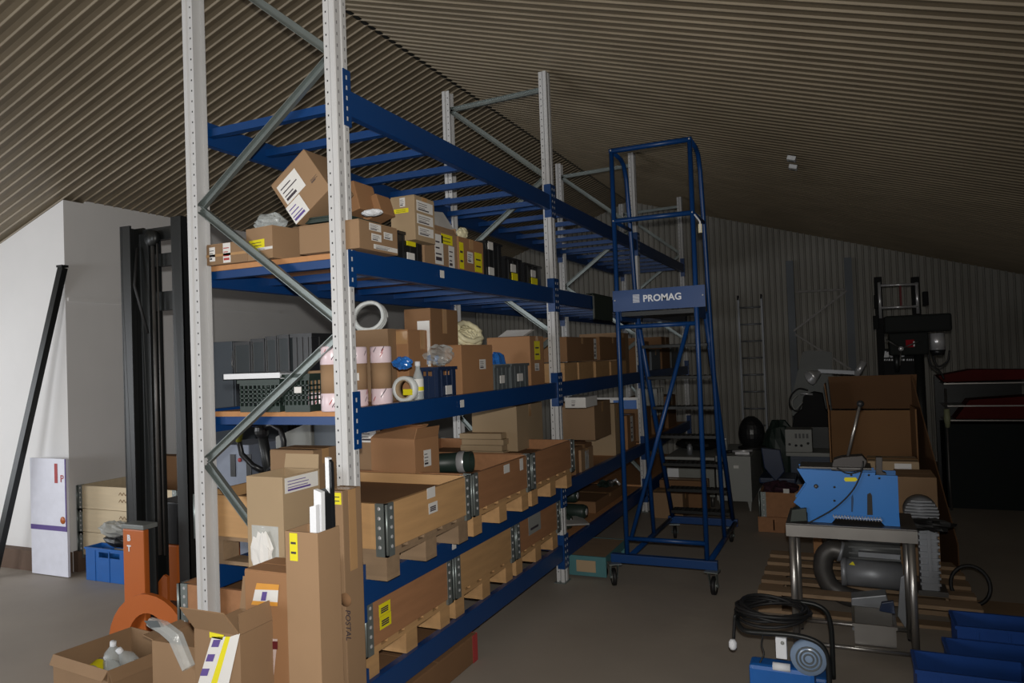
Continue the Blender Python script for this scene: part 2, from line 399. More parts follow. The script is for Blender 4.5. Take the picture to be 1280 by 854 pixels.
# ------------------------------------------------------------------ pallet rack
B = 2.537; D = .884; PW = .088; TOP = 3.787
LV = [(.350, .072), (.795, .072), (1.541, .072), (2.239, .073), (2.939, .08)]    # top of the end connectors, beam top below it
BT = [a - b for a, b in LV]                       # beam tops
BH = .112
rack = thing('pallet_rack', 'blue and white steel pallet racking of three bays loaded with boxes', 'rack', (-D / 2, 1.5 * B, 0))
zA = [ZP(66, -.05, .04), ZP(410, -.05, .04)]                     # brace nodes on the aisle post
zR = [ZP(261, -D + .06, .04), ZP(576, -D + .06, .04)]
zt = ZP(138, -D + .06, B + .04)
for k in range(4):
    y = k * B
    nodes = [((-.05, zt + .02), (-D + .05, zt)), ((-D + .05, zt), (-.05, zA[0])), ((-.05, zA[0] - .02), (-D + .05, zR[0])), ((-D + .05, zR[0]), (-.05, zA[1] + .03)), ((-.05, zA[1] - .03), (-D + .05, zR[1])), ((-D + .05, zR[1] - .01), (-.05, .42)), ((-.05, .16), (-D + .05, .16))]
    for i, ((xa, za), (xb, zb)) in enumerate(nodes):
        a = Vector((xa, y + PW / 2 - .0, za)); b = Vector((xb, y + PW / 2 - .0, zb)); m = M()
        dn = (b - a).normalized(); sd = dn.cross(Vector((0, 1, 0))) * .019
        # C-shaped brace: web and two lips
        q = Vector((0, -.02, 0))
        m.prism([a - sd, a + sd, b + sd, b - sd], (0, .003, 0))
        m.prism([a + sd, a + sd * .84, b + sd * .84, b + sd], q); m.prism([a - sd, a - sd * .84, b - sd * .84, b - sd], q)
        build(m, 'brace', galv, rack)
    for side in (0, 1):
        sg = 1 if side == 0 else -1; xo = 0 if side == 0 else -D
        f = lambda v: xo - v if side == 0 else xo + v
        m = M()
        m.prism([(f(a), y + b, .006) for a, b in ((0, .004), (0, .034), (.006, .038), (.006, PW - .038), (0, PW - .034), (0, PW - .004), (.004, PW), (.026, PW), (.034, PW - .014), (.034, .014), (.026, 0), (.004, 0))], (0, 0, TOP - .006))
        m.box(f(.034), f(.062), y + .006, y + .010, .006, TOP); m.box(f(.034), f(.062), y + PW - .010, y + PW - .006, .006, TOP)
        m.box(f(.0341), f(.038), y + .0101, y + PW - .0101, .006, TOP)
        z = .08
        while z < TOP - .02:
            m.box(f(.045), f(.051), y + .0054, y + .0064, z - .004, z + .004, 1)
            for yy in (.014, .066):
                m.box(xo - sg * .002, xo + sg * .0008, y + yy, y + yy + .006, z - .008, z + .006, 2)
            z += .05
        po = build(m, 'post', [postw, hole, mat('slot_shade', (120, 118, 120), .8)], rack)
        m = M(); m.box(f(-.012), f(.075), y - .02, y + PW + .02, 0, .006)
        for yy in (-.012, PW + .012): m.tube([(f(.03), y + yy, .004), (f(.03), y + yy, .02)], .006, 6)
        build(m, 'foot_plate', galv, po)
for k in range(3):
    y0, y1 = k * B + PW, (k + 1) * B
    for li, (zc, off) in enumerate(LV):
        zb = BT[li]
        for side in (0, 1):
            sg = 1 if side == 0 else -1; xo = .003 if side == 0 else -D - .003
            m = M(); m.box(xo - sg * .004, xo - sg * .045, y0 - .0, y1 + .0, zb - BH, zb)
            bo = build(m, 'beam', blue, rack, bev=.004)
            for e, (ya, yb) in enumerate(((y0 - .044, y0 + .006), (y1 - .006, y1 + .044))):
                m = M(); m.box(xo, xo + sg * .005, ya, yb, zc - .247, zc)
                m.box(xo + sg * .001, xo - sg * .05, (y0 if e == 0 else y1 - .005), (y0 + .005 if e == 0 else y1), zc - .247, zc)
                yc = (ya + .02) if e == 0 else (yb - .02)
                for q in range(5):
                    z = zc - .035 - q * .045
                    m.box(xo + sg * .005, xo + sg * .006, yc - .004, yc + .004, z - .010, z + .008, 1)
                build(m, 'beam_connector', [blue, postw], bo)
        decks = {0: (1, 2), 1: (1, 2), 2: (0, 1, 2), 3: (0, 1, 2), 4: ()}[li]
        cross = (li == 4) or (k in decks)
        if cross:
            nn = 7
            for q in range(nn):
                y = y0 + .03 + (y1 - y0 - .06) * q / (nn - 1)
                m = M(); m.box(-.042, -D + .042, y - .02, y + .02, zb - .075, zb - .038)
                build(m, 'crossbar', blue, rack)
        if k in decks:
            nb = 4
            for q in range(nb):
                a = y0 + .004 + (y1 - y0 - .008) * q / nb; b = y0 + .004 + (y1 - y0 - .008) * (q + 1) / nb
                m = M(); m.box(-.046, -D + .046, a + .001, b - .001, zb - .037, zb - .013)
                build(m, 'shelf_board', board, rack)
for (px, py, z) in ((553, 341, BT[3] - .05), (578, 502, BT[2] - .05)):      # small location labels on the aisle beams
    yy = YP(px, .008, z)
    m = M(); m.box(.0062, .0072, yy - .022, yy + .022, z - .018, z + .022); build(m, 'location_label', white, rack)
yy = YP(568, .008, BT[1] - .05); m = M(); m.box(.0062, .0072, yy - .022, yy + .022, BT[1] - .06, BT[1] - .02); build(m, 'location_label', white, rack)
SH3 = BT[3] - .013; SH2 = BT[2] - .013; SH1 = BT[1] - .013; SH0 = BT[0] - .013

# ------------------------------------------------------------------ pallets and wooden collars
PL, PWD = 1.1, .78                                 # length across the rack, width along it
def make_pallet(label, loc, rz=0, w=woodg, group=None, L=PL - .03, W=PWD - .03):
    t = thing('wooden_pallet', label, 'pallet', loc, rz, group)
    for x in (-L / 2 + .07, 0, L / 2 - .07):
        for y in (-W / 2 + .05, 0, W / 2 - .05):
            build(M().box(x - .07, x + .07, y - .05, y + .05, .018, .095), 'block', w, t, local=True)
    for y in (-W / 2 + .05, 0, W / 2 - .05):
        build(M().box(-L / 2, L / 2, y - .05, y + .05, 0, .018), 'bottom_board', w, t, local=True)
    for x in (-L / 2 + .07, 0, L / 2 - .07):
        build(M().box(x - .07, x + .07, -W / 2, W / 2, .095, .114), 'stringer_board', w, t, local=True)
    n = 5
    for i in range(n):
        y = -W / 2 + .06 + (W - .12) * i / (n - 1)
        build(M().box(-L / 2, L / 2, y - (.06 if i % 2 == 0 else .045), y + (.06 if i % 2 == 0 else .045), .114, .136), 'top_board', w, t, local=True)
    return t
def make_collar(label, loc, rz=0, w=wood, w2=woody, group=None, L=PL, W=PWD, H=.195):
    t = thing('wooden_pallet_collar', label, 'pallet collar', loc, rz, group); k = .02
    for s in (-1, 1):
        build(M().box(-L / 2 + .02, L / 2 - .02, s * W / 2, s * (W / 2 - k), 0, H), 'side_board', w, t, local=True)
        build(M().box(s * L / 2, s * (L / 2 - k), -W / 2 + .02, W / 2 - .02, 0, H), 'end_board', w2, t, local=True)
        for r in (-1, 1):
            m = M()
            m.box(s * (L / 2 + .003), s * (L / 2 - .01), r * (W / 2 + .003), r * (W / 2 - .055), -.03, H + .002)
            m.box(s * (L / 2 + .003), s * (L / 2 - .055), r * (W / 2 + .003), r * (W / 2 - .01), -.03, H + .002)
            m.tube([(s * (L / 2 + .004), r * (W / 2 + .004), -.02), (s * (L / 2 + .004), r * (W / 2 + .004), H)], .007, 6)
            for q in range(5):
                z = .01 + q * (H - .03) / 4
                m.lump((s * (L / 2 + .004), r * (W / 2 - .035), z), (.004, .009, .009), q, 3, 1, 0)
                m.lump((s * (L / 2 - .035), r * (W / 2 + .004), z), (.009, .004, .009), q, 3, 1, 0)
            build(m, 'corner_hinge', [galv, chrome], t, local=True)
    return t
XC = .115 - PL / 2
ycs = [(.10, .885), (.93, 1.685), (1.725, 2.505)]
g1 = 'wooden pallets in the near rack bay'; g2 = 'wooden collars on the pallets of the near rack bay'
names = ['nearest the white corner post', 'in the middle of the bay', 'beside the second aisle post']
UC = []; LC = []
for i, (a, b) in enumerate(ycs):
    y = (a + b) / 2
    make_pallet(['grey weathered', 'brown wooden', 'second brown wooden'][i] + ' pallet on the upper pallet level, ' + names[i], (XC, y, BT[1]), 0, woodg if i == 0 else woody, g1)
    UC.append(make_collar(('pale pine' if i == 0 else 'brown wooden') + ' collar on the upper pallet level, ' + names[i], (XC, y, BT[1] + .137), 0, wood if i < 1 else woodr, woody if i < 1 else woodr, g2))
    make_pallet('pale wooden pallet on the lowest beams, ' + names[i], (XC - .125, y, BT[0]), 0, woody, g1)
    LC.append(make_collar(['reddish brown collar', 'paler pine collar', 'brown collar with a grey sheet'][i] + ' on the lowest pallets, ' + names[i], (XC - .125, y, BT[0] + .137), 0, woodr if i != 1 else wood, woodr if i != 1 else woody, g2))
# contents boards lying in the upper collars
for i, (a, b) in enumerate(ycs):
    z = BT[1] + .137
    o = build(M().box(XC - PL / 2 + .06, XC + PL / 2 - .06, a + .06, b - .06, z, z + [.15, .10, .13][i]), 'cover_board', cardd)
    tag(o, 'brown board covering the contents of the ' + ['pale pine collar nearest the corner post', 'middle brown collar', 'brown collar beside the second aisle post'][i], 'board', 'boards laid inside the collars')
    z = BT[0] + .137
    o = build(M().box(XC - PL / 2 - .05, XC + PL / 2 - .2, a + .06, b - .06, z, z + .12), 'cover_board', cardd)
    tag(o, 'dark board inside the low reddish collar ' + names[i], 'board', 'boards laid inside the collars')
# stickers on the collars
def sticker(par, x, px0, px1, py0, py1, mt, n=0):
    z0 = ZP(py1, x, YP(px0, x, .5)); y0 = YP(px0, x, z0); y1 = YP(px1, x, z0); z1 = ZP(py0, x, y0)
    m = M(); m.box(x, x + .001, y0, y1, z0, z1)
    for q in range(n): m.box(x + .001, x + .0014, y0 + (y1 - y0) * .15, y1 - (y1 - y0) * .2, z0 + (z1 - z0) * (.2 + .5 * q / n), z0 + (z1 - z0) * (.32 + .5 * q / n), 1)
    return build(m, 'yellow_label' if mt is yellow else 'label', [mt, ink], par)
sticker(UC[0], .1155, 534, 544, 611, 626, white); sticker(UC[0], .1155, 536, 547, 630, 645, white, 3)
sticker(UC[1], .1155, 630, 637, 582, 594, white); sticker(UC[1], .1155, 650, 654, 574, 590, white)
sticker(LC[0], -.0095, 474, 488, 757, 772, yellow, 3); sticker(LC[0], -.0095, 475, 489, 772, 788, yellow, 3)
sticker(LC[2], -.0095, 661, 676, 645, 670, greym, 1)
# ------------------------------------------------------------------ top loaded shelf (third level), near bay
gs3 = 'cartons on the highest loaded shelf'
cartn('brown carton bound with white and red tape at the rear corner of the highest shelf', .06, SH3, 258, 309, 300, .28, mt=card, labels=[('F', .08, .18, .22, .85, 'w'), ('F', .0, .38, .98, .5, 't'), ('F', .42, .05, .6, .98, 'r')], group=gs3)
c1 = cartn('carton with a yellow and white label standing behind the highest diagonal brace', .05, SH3, 309, 347, 281, .26, mt=card, rz=R(-8), open_=[('N', 25, .05)], labels=[('F', .12, .36, .7, .62, 'y'), ('F', .05, .28, 1, .36, 'w')], group=gs3)
bx = cartn('large plain carton against the white corner post on the highest shelf', .04, SH3, 374, 449, 273, .30, mt=card, group=gs3, tapes=False,
      labels=[('R', .25, .7, .55, .95, 'w'), ('R', .62, .5, .85, .75, 'w'), ('R', .3, .35, .55, .6, 'w'), ('R', .35, .08, .98, .24, 'w')])
# tilted carton lying over its neighbours
def tilt_carton(label, px, py, yc, sx, sy, sz, ang, mt=card, labels=(), yaw=0, pitch=0):
    c = P(px, py, 1, yc)
    t = thing('cardboard_box', label, 'box', c, rot=(R(pitch), R(ang), R(yaw)), group=None)
    m = M(); m.box(-sx / 2, sx / 2, -sy / 2, sy / 2, 0, sz - .004); build(m, 'body', mt, t, bev=.004, local=True)
    build(M().box(-sx / 2 + .003, sx / 2 - .003, -sy / 2 + .003, -.002, sz - .0045, sz), 'flap', mt, t, local=True)
    build(M().box(-sx / 2 + .003, sx / 2 - .003, .002, sy / 2 - .003, sz - .0045, sz), 'flap', mt, t, local=True)
    add_labels(t, sx, sy, sz, labels); return t
tl = tilt_carton('tilted carton with two white address labels leaning high beside the corner post', 407, 262, .10, .235, .17, .235, -36, labels=[('F', .08, .42, .62, .86, 'w'), ('F', .0, .0, .40, .40, 'p'), ('F', .72, .34, .98, .44, 'pr')])
tilt_carton('small orange brown carton leaning behind the top right of the corner post', 449, 270, .35, .13, .16, .14, -14, card2)
tilt_carton('small pale carton tipped over beside the labelled upright carton', 475, 274, .45, .11, .12, .10, -18, card2)
def lumpy(name, label, cat, c, r, mt, seed=0, amp=.2, group=None, n=9):
    return tag(build(M().lump(c, r, seed, n, 0, amp), name, mt), label, cat, group)
c = P(338, 279, 1, .16); lumpy('plastic_bag', 'crumpled clear plastic bag on the carton with the yellow label', 'bag', c, (.075, .06, .045), film, 1)
c = P(465, 266, 1, .25); lumpy('padded_envelope', 'rounded white foam padding in front of the small pale carton', 'packing', c + Vector((0, 0, .0)), (.055, .03, .016), whitef, 2, .08)
# dark lid on the large carton
m = M(); a = P(436, 270, 1, .05); zt_ = ZP(273, bx.location.x + .1, .05) + .003
m.box(-.24, -.03, .06, .33, zt_, zt_ + .018); m.box(-.245, -.025, .055, .335, zt_ + .018, zt_ + .024)
tag(build(m, 'flat_tray', dgreen, bev=.002), 'flat dark green plastic tray lying on the large plain carton', 'tray')
cartn('upright carton with a yellow label and white side labels above the black crate', .62, SH3 + .12, 489, 519, 243, .20, mt=card3, group=gs3, labels=[('F', .15, .62, .75, .72, 'y'), ('F', .4, .76, .62, .96, 'w'), ('R', .1, .66, .9, .9, 'w'), ('R', .1, .38, .9, .6, 'w'), ('R', .15, .12, .9, .32, 'w')])
# black crates / bins
def crate(label, x0, x1, y0, y1, z0, z1, mt=black, name='plastic_crate', cat='crate', group=None, lab=None, slots=True, rz=0, grid=False, handle=True):
    sx, sy, sz = x1 - x0, y1 - y0, z1 - z0; t = .006
    r = thing(name, label, cat, ((x0 + x1) / 2, (y0 + y1) / 2, z0), rz, group)
    m = M(); m.box(-sx / 2, sx / 2, -sy / 2, sy / 2, 0, t)
    hw = .45; hz0, hz1 = sz * .72, sz * .88
    for s in (-1, 1):
        for ax in (0, 1):
            L = sx if ax == 0 else sy - 2 * t; O = (sy if ax == 0 else sx) / 2
            def bb(a, b, za, zb):
                if ax == 0: m.box(a, b, s * O, s * (O - t), za, zb)
                else: m.box(s * O, s * (O - t), a, b, za, zb)
            if grid:
                bb(-L / 2, L / 2, t, sz * .18); bb(-L / 2, L / 2, sz * .82, sz)
                n = max(6, int(L / .025))
                for i in range(n + 1): x = -L / 2 + L * i / n; bb(x - .004 if i else x, x + .004 if i < n else x, sz * .18, sz * .82)
                for q in range(1, 5): z = sz * (.18 + .64 * q / 5); bb(-L / 2, L / 2, z - .003, z + .003)
            elif handle:
                bb(-L / 2, L / 2, t, hz0); bb(-L / 2, L / 2, hz1, sz); bb(-L / 2, -L * .22, hz0, hz1); bb(L * .22, L / 2, hz0, hz1)
            else: bb(-L / 2, L / 2, t, sz)
    build(m, 'body', mt, r, local=True)
    m = M(); e = .008
    m.box(-sx / 2 - e, sx / 2 + e, -sy / 2 - e, -sy / 2, sz - .016, sz); m.box(-sx / 2 - e, sx / 2 + e, sy / 2, sy / 2 + e, sz - .016, sz)
    m.box(-sx / 2 - e, -sx / 2, -sy / 2, sy / 2, sz - .016, sz); m.box(sx / 2, sx / 2 + e, -sy / 2, sy / 2, sz - .016, sz)
    if not grid:
        for q in (-.3, 0, .3):
            m.box(sx / 2, sx / 2 + .004, q * sy - .005, q * sy + .005, 0, sz - .016); m.box(-sx / 2 * 0 + q * sx - .005, q * sx + .005, -sy / 2 - .004, -sy / 2, 0, sz - .016)
    build(m, 'rim', mt, r, local=True)
    if lab:
        for (fc, u0, v0, u1, v1, kd) in lab:
            q, f = face_rect(sx, sy, sz, fc, u0, v0, u1, v1, .0095); d = Vector(f(0, 0, -.005)) - Vector(f(0, 0, 0))
            build(M().prism(q, d), 'label' if kd != 'y' else 'yellow_label', {'w': white, 'y': yellow}[kd], r, local=True)
    return r
def crt(label, X1, zb, pl, pr, pt, dep, **k):
    y0 = YP(pl, X1, zb + .05); y1 = YP(pr, X1, zb + .05)
    return crate(label, X1 - dep, X1, y0 + .009, y1 - .009, zb, ZP(pt, X1, y0), **k)
gb = 'black bins on the highest loaded shelf'
crt('black crate with a white label at the shelf edge beside the large plain carton', -.07, SH3, 497, 529, 288, .28, lab=[('R', .3, .12, .6, .38, 'w'), ('R', .3, .6, .66, .9, 'y')], group=gb)
cart('opened carton with yellow and white papers on its side at the highest shelf edge', -.06, SH3, 531, 572, 283, .26, mt=card, open_=[('N', 10, .04), ('E', -20, .03)], group=gs3, labels=[('R', .3, .15, .55, .9, 'w'), ('R', .5, .7, .85, .95, 'y'), ('R', .72, .1, .9, .68, 'w')])
cart('carton with three yellow stickers beside the black bins on the highest shelf', -.06, SH3, 574, 605, 295, .24, mt=card2, group=gs3, labels=[('R', .02, .15, .18, .85, 'y'), ('R', .33, .35, .55, .65, 'w'), ('R', .62, .15, .92, .68, 'y')])
a = P(533, 265, 0, -.16); b = P(553, 263, 0, -.16); c = P(571, 292, 0, -.16); d = P(549, 287, 0, -.16)
m = M(); m.prism([P(532, 264, 0, -.20), P(554, 266, 0, -.22), P(572, 294, 0, -.075), P(547, 286, 0, -.07)], (-.006, 0, .004)); tag(build(m, 'white_board', white), 'white bent card sheet sticking out of the opened carton', 'card sheet')
yb = YP(572, -.2, SH3 + .2)
c = P(578, 292, 0, -.2); lumpy('plastic_bag', 'small yellowish bag behind the carton with three yellow stickers', 'bag', c, (.03, .05, .035), creamh, 5, .15)
crt('tall black bin with two white labels on the highest shelf beside the stickered carton', -.06, SH3, 607, 628, 300, .24, lab=[('R', .1, .12, .42, .32, 'w'), ('R', .1, .78, .4, .98, 'w')], group=gb, handle=False)
crt('black bin with a white and yellow label, middle of the highest shelf bins', -.06, SH3, 631, 652, 320, .24, lab=[('R', .3, .45, .6, .75, 'w'), ('R', .35, .15, .7, .42, 'y')], group=gb, handle=False)
crt('black bin with a yellow label nearest the second aisle post on the highest shelf', -.06, SH3, 655, 677, 328, .24, lab=[('R', .35, .45, .6, .75, 'w'), ('R', .35, .1, .7, .42, 'y')], group=gb, handle=False)
# dark panel hung over the highest beam in the second bay
y0 = YP(741, .01, 2.1); y1 = YP(765, .01, 2.1)
m = M(); m.box(.008, .014, y0, y1, BT[3] - .2, BT[3] + .02); m.box(-.05, .014, y0, y1, BT[3] + .016, BT[3] + .022); m.box(.014, .016, y0 + .01, y0 + .025, BT[3] - .19, BT[3], 1)
tag(build(m, 'hanging_panel', [dgreen, greym]), 'dark green panel hooked over the highest shelf beam in the second bay', 'panel')
for i, (pl, pr, pt) in enumerate(((712, 734, 352), (800, 826, 338))):
    pass
y = 6.2; carton('dark flat carton lying on the highest shelf behind the steps platform', -.7, -.1, 5.5, 6.3, SH3, SH3 + .12, mt=cardd)

# ------------------------------------------------------------------ second shelf, near bay
gc = 'dark crates at the near end of the second shelf'
x0 = XP(298, .04, SH2 + .05); x1 = XP(350, .04, SH2 + .05)
cr1 = crate('dark green perforated crate under the white tray on the second shelf', x0, x1 - .01, .05, .45, SH2, ZP(474, x1, .05), mt=dgreen, grid=True, group=gc)
x2 = XP(354, .04, SH2 + .05); x3 = XP(388, .04, SH2 + .05)
crate('dark green perforated crate with a small white tag next to the wrapped rolls', x2, x3 - .012, .05, .45, SH2, ZP(467, x3, .05), mt=dgreen, grid=True, group=gc, lab=[('F', .45, .5, .72, .66, 'w')])
zt1 = ZP(474, x1, .05)
m = M(); m.box(x0 - .07, x1 + .02, .02, .40, zt1 + .002, zt1 + .006); m.box(x0 - .07, x1 + .02, .02, .024, zt1 + .002, zt1 + .03); m.box(x0 - .07, x0 - .066, .02, .40, zt1 + .002, zt1 + .03); m.box(x0 - .07, x1 + .02, .396, .4, zt1 + .002, zt1 + .03)
tag(build(m, 'cardboard_tray', whitef), 'shallow white cardboard tray lying on the dark perforated crate', 'tray')
gd = 'black tilting bins stacked above the dark crates'
xa = XP(290, .06, 1.75)
xs = [XP(p, .06, zt1 + .1) for p in (291, 313, 331, 346, 362)]
for i in range(4):
    zt2 = ZP([428, 424, 421, 419][i], xs[i], .07); zb_ = zt1 + .034 if i < 3 else zt1 + .034
    w_ = xs[i + 1] - xs[i] - .004
    r = thing('storage_bin', 'glossy black storage bin above the dark crates, ' + ['leftmost with a side handle', 'second from the left', 'third from the left', 'fourth from the left'][i], 'bin', (xs[i] + w_ / 2, .21, zb_), group=gd)
    m = M(); h = zt2 - zb_
    m.box(-w_ / 2, w_ / 2, -.14, .14, 0, .004); m.box(-w_ / 2, -w_ / 2 + .004, -.14, .14, .004, h); m.box(w_ / 2 - .004, w_ / 2, -.14, .14, .004, h)
    m.box(-w_ / 2 + .004, w_ / 2 - .004, -.14, -.136, .004, h * .96); m.box(-w_ / 2 + .004, w_ / 2 - .004, .136, .14, .004, h)
    build(m, 'body', mat('black_plastic_painted_sheen', (52, 57, 60), .18), r, local=True)  # black bins: body colour lightened to hold the flash reflection
    m = M(); m.box(-w_ / 2, w_ / 2, -.146, -.14, h - .016, h); m.box(-w_ / 2, -w_ / 2 + .007, -.147, -.14, 0, h); m.box(w_ / 2 - .007, w_ / 2, -.147, -.14, 0, h)
    build(m, 'rim', black, r, local=True)
    if i == 0:
        build(M().tube([(-w_ / 2, -.11, h * .85), (-w_ / 2 - .035, -.11, h * .7), (-w_ / 2 - .045, -.11, h * .3), (-w_ / 2 - .03, -.11, h * .1)], .006), 'handle', black, r, local=True)
x5 = XP(388, .06, zt1 + .1)
crate('tall black crate beside the four glossy bins at the near end of the second shelf', xs[4] + .01, x5, .07, .36, zt1 + .034, ZP(418, xs[4], .07), mt=black, group=gd, handle=False)
# wrapped rolls
def roll(label, px, py, r=.052, h=.285, group='wrapped rolls beside the corner post', mt=card, yy=None):
    c = P(px, py, 2, SH2)
    if yy is not None: c = Vector((XP(px, yy, SH2 + .1), yy, SH2))
    t = thing('wrapped_roll', label, 'roll', (c.x, c.y, SH2), random.random() * 6, group)
    build(M().lathe([(0, h * .28), (r * .97, h * .28), (r * .97, h * .72), (0, h * .72)], 24), 'cardboard_sleeve', mt, t, local=True)
    for z0, z1 in ((0, .29), (.71, 1)):
        m = M(); m.lathe([(r * .3, h * z0), (r * .94, h * z0), (r, h * (z0 + .02)), (r, h * (z1 - .02)), (r * .94, h * z1), (r * .3, h * z1)], 24)
        rnd = random.Random(int(px + z0 * 7))
        for q in range(9):
            a = rnd.random() * 6.28; z = h * (z0 + .05 + rnd.random() * .16); da = .28
            pts = []
            for (aa, zz) in ((a, z), (a + da, z + .022), (a + da, z + .029), (a, z + .007)):
                pts.append(((r + .0008) * math.cos(aa), (r + .0008) * math.sin(aa), zz))
            m.add(pts, [(0, 1, 2, 3)], 1 if q % 2 else 2)
        build(m, 'printed_wrapping', [pinkw, ink, red], t, local=True)
    return t
roll('roll with pink printed ends nearest the white tape roll', 478, 506)
r2 = roll('roll with pink printed ends and a white tag beside the corner post', 447, 508)
build(M().box(-.018, .018, -.0525, -.0515, .125, .16), 'label', white, r2, local=True); r2.rotation_euler[2] = .5
roll('leftmost roll with pink printed ends, next to the dark crate', 399, 503, yy=.19)
roll('roll with pink printed ends half hidden by the corner post', 416, 505, yy=.09)
# cartons and coils behind
gs2 = 'cartons on the second shelf'
cartn('plain carton behind the wrapped rolls carrying a coiled white hose', .72, SH2, 440, 487, 411, .3, mt=card, group=gs2)
def coil(name, label, c, R1, r, turns, mt, tilt=(0, 0, 0), squash=1, cat='hose', jit=.01, n=26, step=.6, tail=None):
    rnd = random.Random(int(c[0] * 1000)); E = Euler(tilt).to_matrix(); pts = []
    for i in range(int(turns * n) + 1):
        a = 2 * PI * i / n; k = R1 * (1 + (rnd.random() - .5) * jit * 2) - (i // n) * r * .3
        pts.append(Vector(c) + E @ Vector((k * math.cos(a), k * math.sin(a) * squash, (i / n) * r * 2 * step - r * turns * step)))
    if tail: pts += [Vector(p) for p in tail]
    return tag(build(M().tube(pts, r, 7), name, mt), label, cat)
zc = ZP(411, -.35, .72)
c = P(462, 396, 1, .82)
coil('hose_coil', 'coil of white hose standing on the plain carton behind the rolls', c, .088, .011, 3.2, whiteh, (R(72), 0, R(20)), cat='hose')
cartn('carton with a pale upper band between the plain carton and the tall carton', .80, SH2, 489, 512, 412, .3, mt=card2, group=gs2, labels=[('F', .02, .8, .98, .98, 't')])
cartn('tall brown carton with a white delivery note on the second shelf', 1.0, SH2, 508, 541, 385, .32, mt=cardd, group=gs2, labels=[('F', .5, .35, .96, .86, 'w')])
rr_ = .066; c = Vector((-.13, YP(508, -.13, SH2 + .06), SH2))
t = thing('tape_roll', 'wide white tape roll on edge with a yellow label beside the wrapped rolls', 'roll', (c.x, c.y, SH2 + rr_), 0, None)
T = Matrix.Rotation(R(90), 4, 'X') @ Matrix.Translation((0, 0, -.03))
build(M().lathe([(.048, 0), (rr_, 0), (rr_, .06), (.048, .06), (.048, 0)], 28, T=T), 'tape_winding', whiteh, t, local=True)
build(M().lathe([(.043, -.001), (.047, -.001), (.047, .061), (.043, .061), (.043, -.001)], 24, T=T), 'core', card3, t, local=True)
build(M().box(.0, .055, -.0325, -.0311, -.03, .0), 'yellow_label', yellow, t, local=True)
c = Vector((-.08, YP(523, -.08, SH2 + .06), SH2)); t = thing('plastic_bottle', 'clear plastic bottle with a white and yellow label beside the blue black crate', 'bottle', (c.x, c.y, SH2))
build(M().lathe([(0, 0), (.026, 0), (.028, .01), (.028, .12), (.012, .165), (.012, .19), (0, .19)], 20), 'body', film, t, local=True)
build(M().lathe([(.0285, .05), (.0285, .115)], 20), 'label', white, t, local=True); build(M().lathe([(.0288, .055), (.0288, .075)], 20), 'yellow_label', yellow, t, local=True)
build(M().lathe([(0, .205), (.014, .205), (.014, .18), (0, .18)], 16), 'cap', whitef, t, local=True)
c = P(503, 454, 1, .42); lumpy('plastic_bag', 'blue plastic film bag behind the white tape roll', 'bag', c, (.05, .03, .028), filmb, 3, .25)
t = crt('blue black crate with a white tag beneath the clear plastic bag', -.05, SH2, 547, 571, 459, .13, mt=navy, lab=[('R', .35, .12, .68, .4, 'w')], group=None)
yc = YP(550, -.15, 1.7)
c = P(548, 444, 0, -.15); lumpy('plastic_bag', 'crumpled clear plastic bag on top of the blue black crate', 'bag', c, (.09, .11, .055), film, 4, .22)
c = P(536, 450, 0, -.2); lumpy('plastic_bag', 'blue film bundle beside the clear bag on the blue black crate', 'bag', c, (.05, .05, .04), filmb, 9, .25)
cv = cart('plain brown carton carrying a cream hose coil on the second shelf', -.05, SH2, 578, 617, 431, .27, mt=card2, group=gs2, tapes=False, labels=[('R', .55, .5, .75, .7, 'w')])
c = P(582, 420, 0, -.17)
coil('hose_coil', 'thick cream hose coil heaped on the plain brown carton', c, .105, .018, 4.5, creamh, (R(52), R(10), R(60)), .8, jit=.09)
c = P(622, 455, 0, -.26); lumpy('plastic_sack', 'blue and white plastic sack behind the grey bins', 'sack', (c.x, c.y, SH2 + .10), (.06, .10, .15), filmb, 11, .12)
crt('grey bin with a white tag between the cream hose carton and the next bin', -.05, SH2, 618, 637, 457, .22, mt=greyp, lab=[('R', .3, .3, .6, .6, 'w')], group='grey bins on the second shelf', handle=False)
crt('wider grey bin with a white tag in front of the tall brown carton', -.05, SH2, 639, 661, 455, .22, mt=greyp, lab=[('R', .3, .3, .6, .6, 'w')], group='grey bins on the second shelf', handle=False)
cart('tall brown carton with a yellow strip beside the second aisle post', -.10, SH2, 664, 681, 420, .34, mt=card2, group=gs2, labels=[('R', .3, .52, .7, .9, 'y'), ('R', .3, .3, .6, .45, 'w')])
m = M(); zz = ZP(420, -.1, YP(664, -.1, 1.5)) + .003; yy = YP(664, -.1, 1.5)
m.prism([(-.36, yy + .02, zz), (-.16, yy + .02, zz), (-.12, yy + .1, zz + .045), (-.32, yy + .1, zz + .05)], (0, .05, -.0)); tag(build(m, 'paper_bundle', white), 'folded white paper bundle on top of the tall brown carton', 'paper')
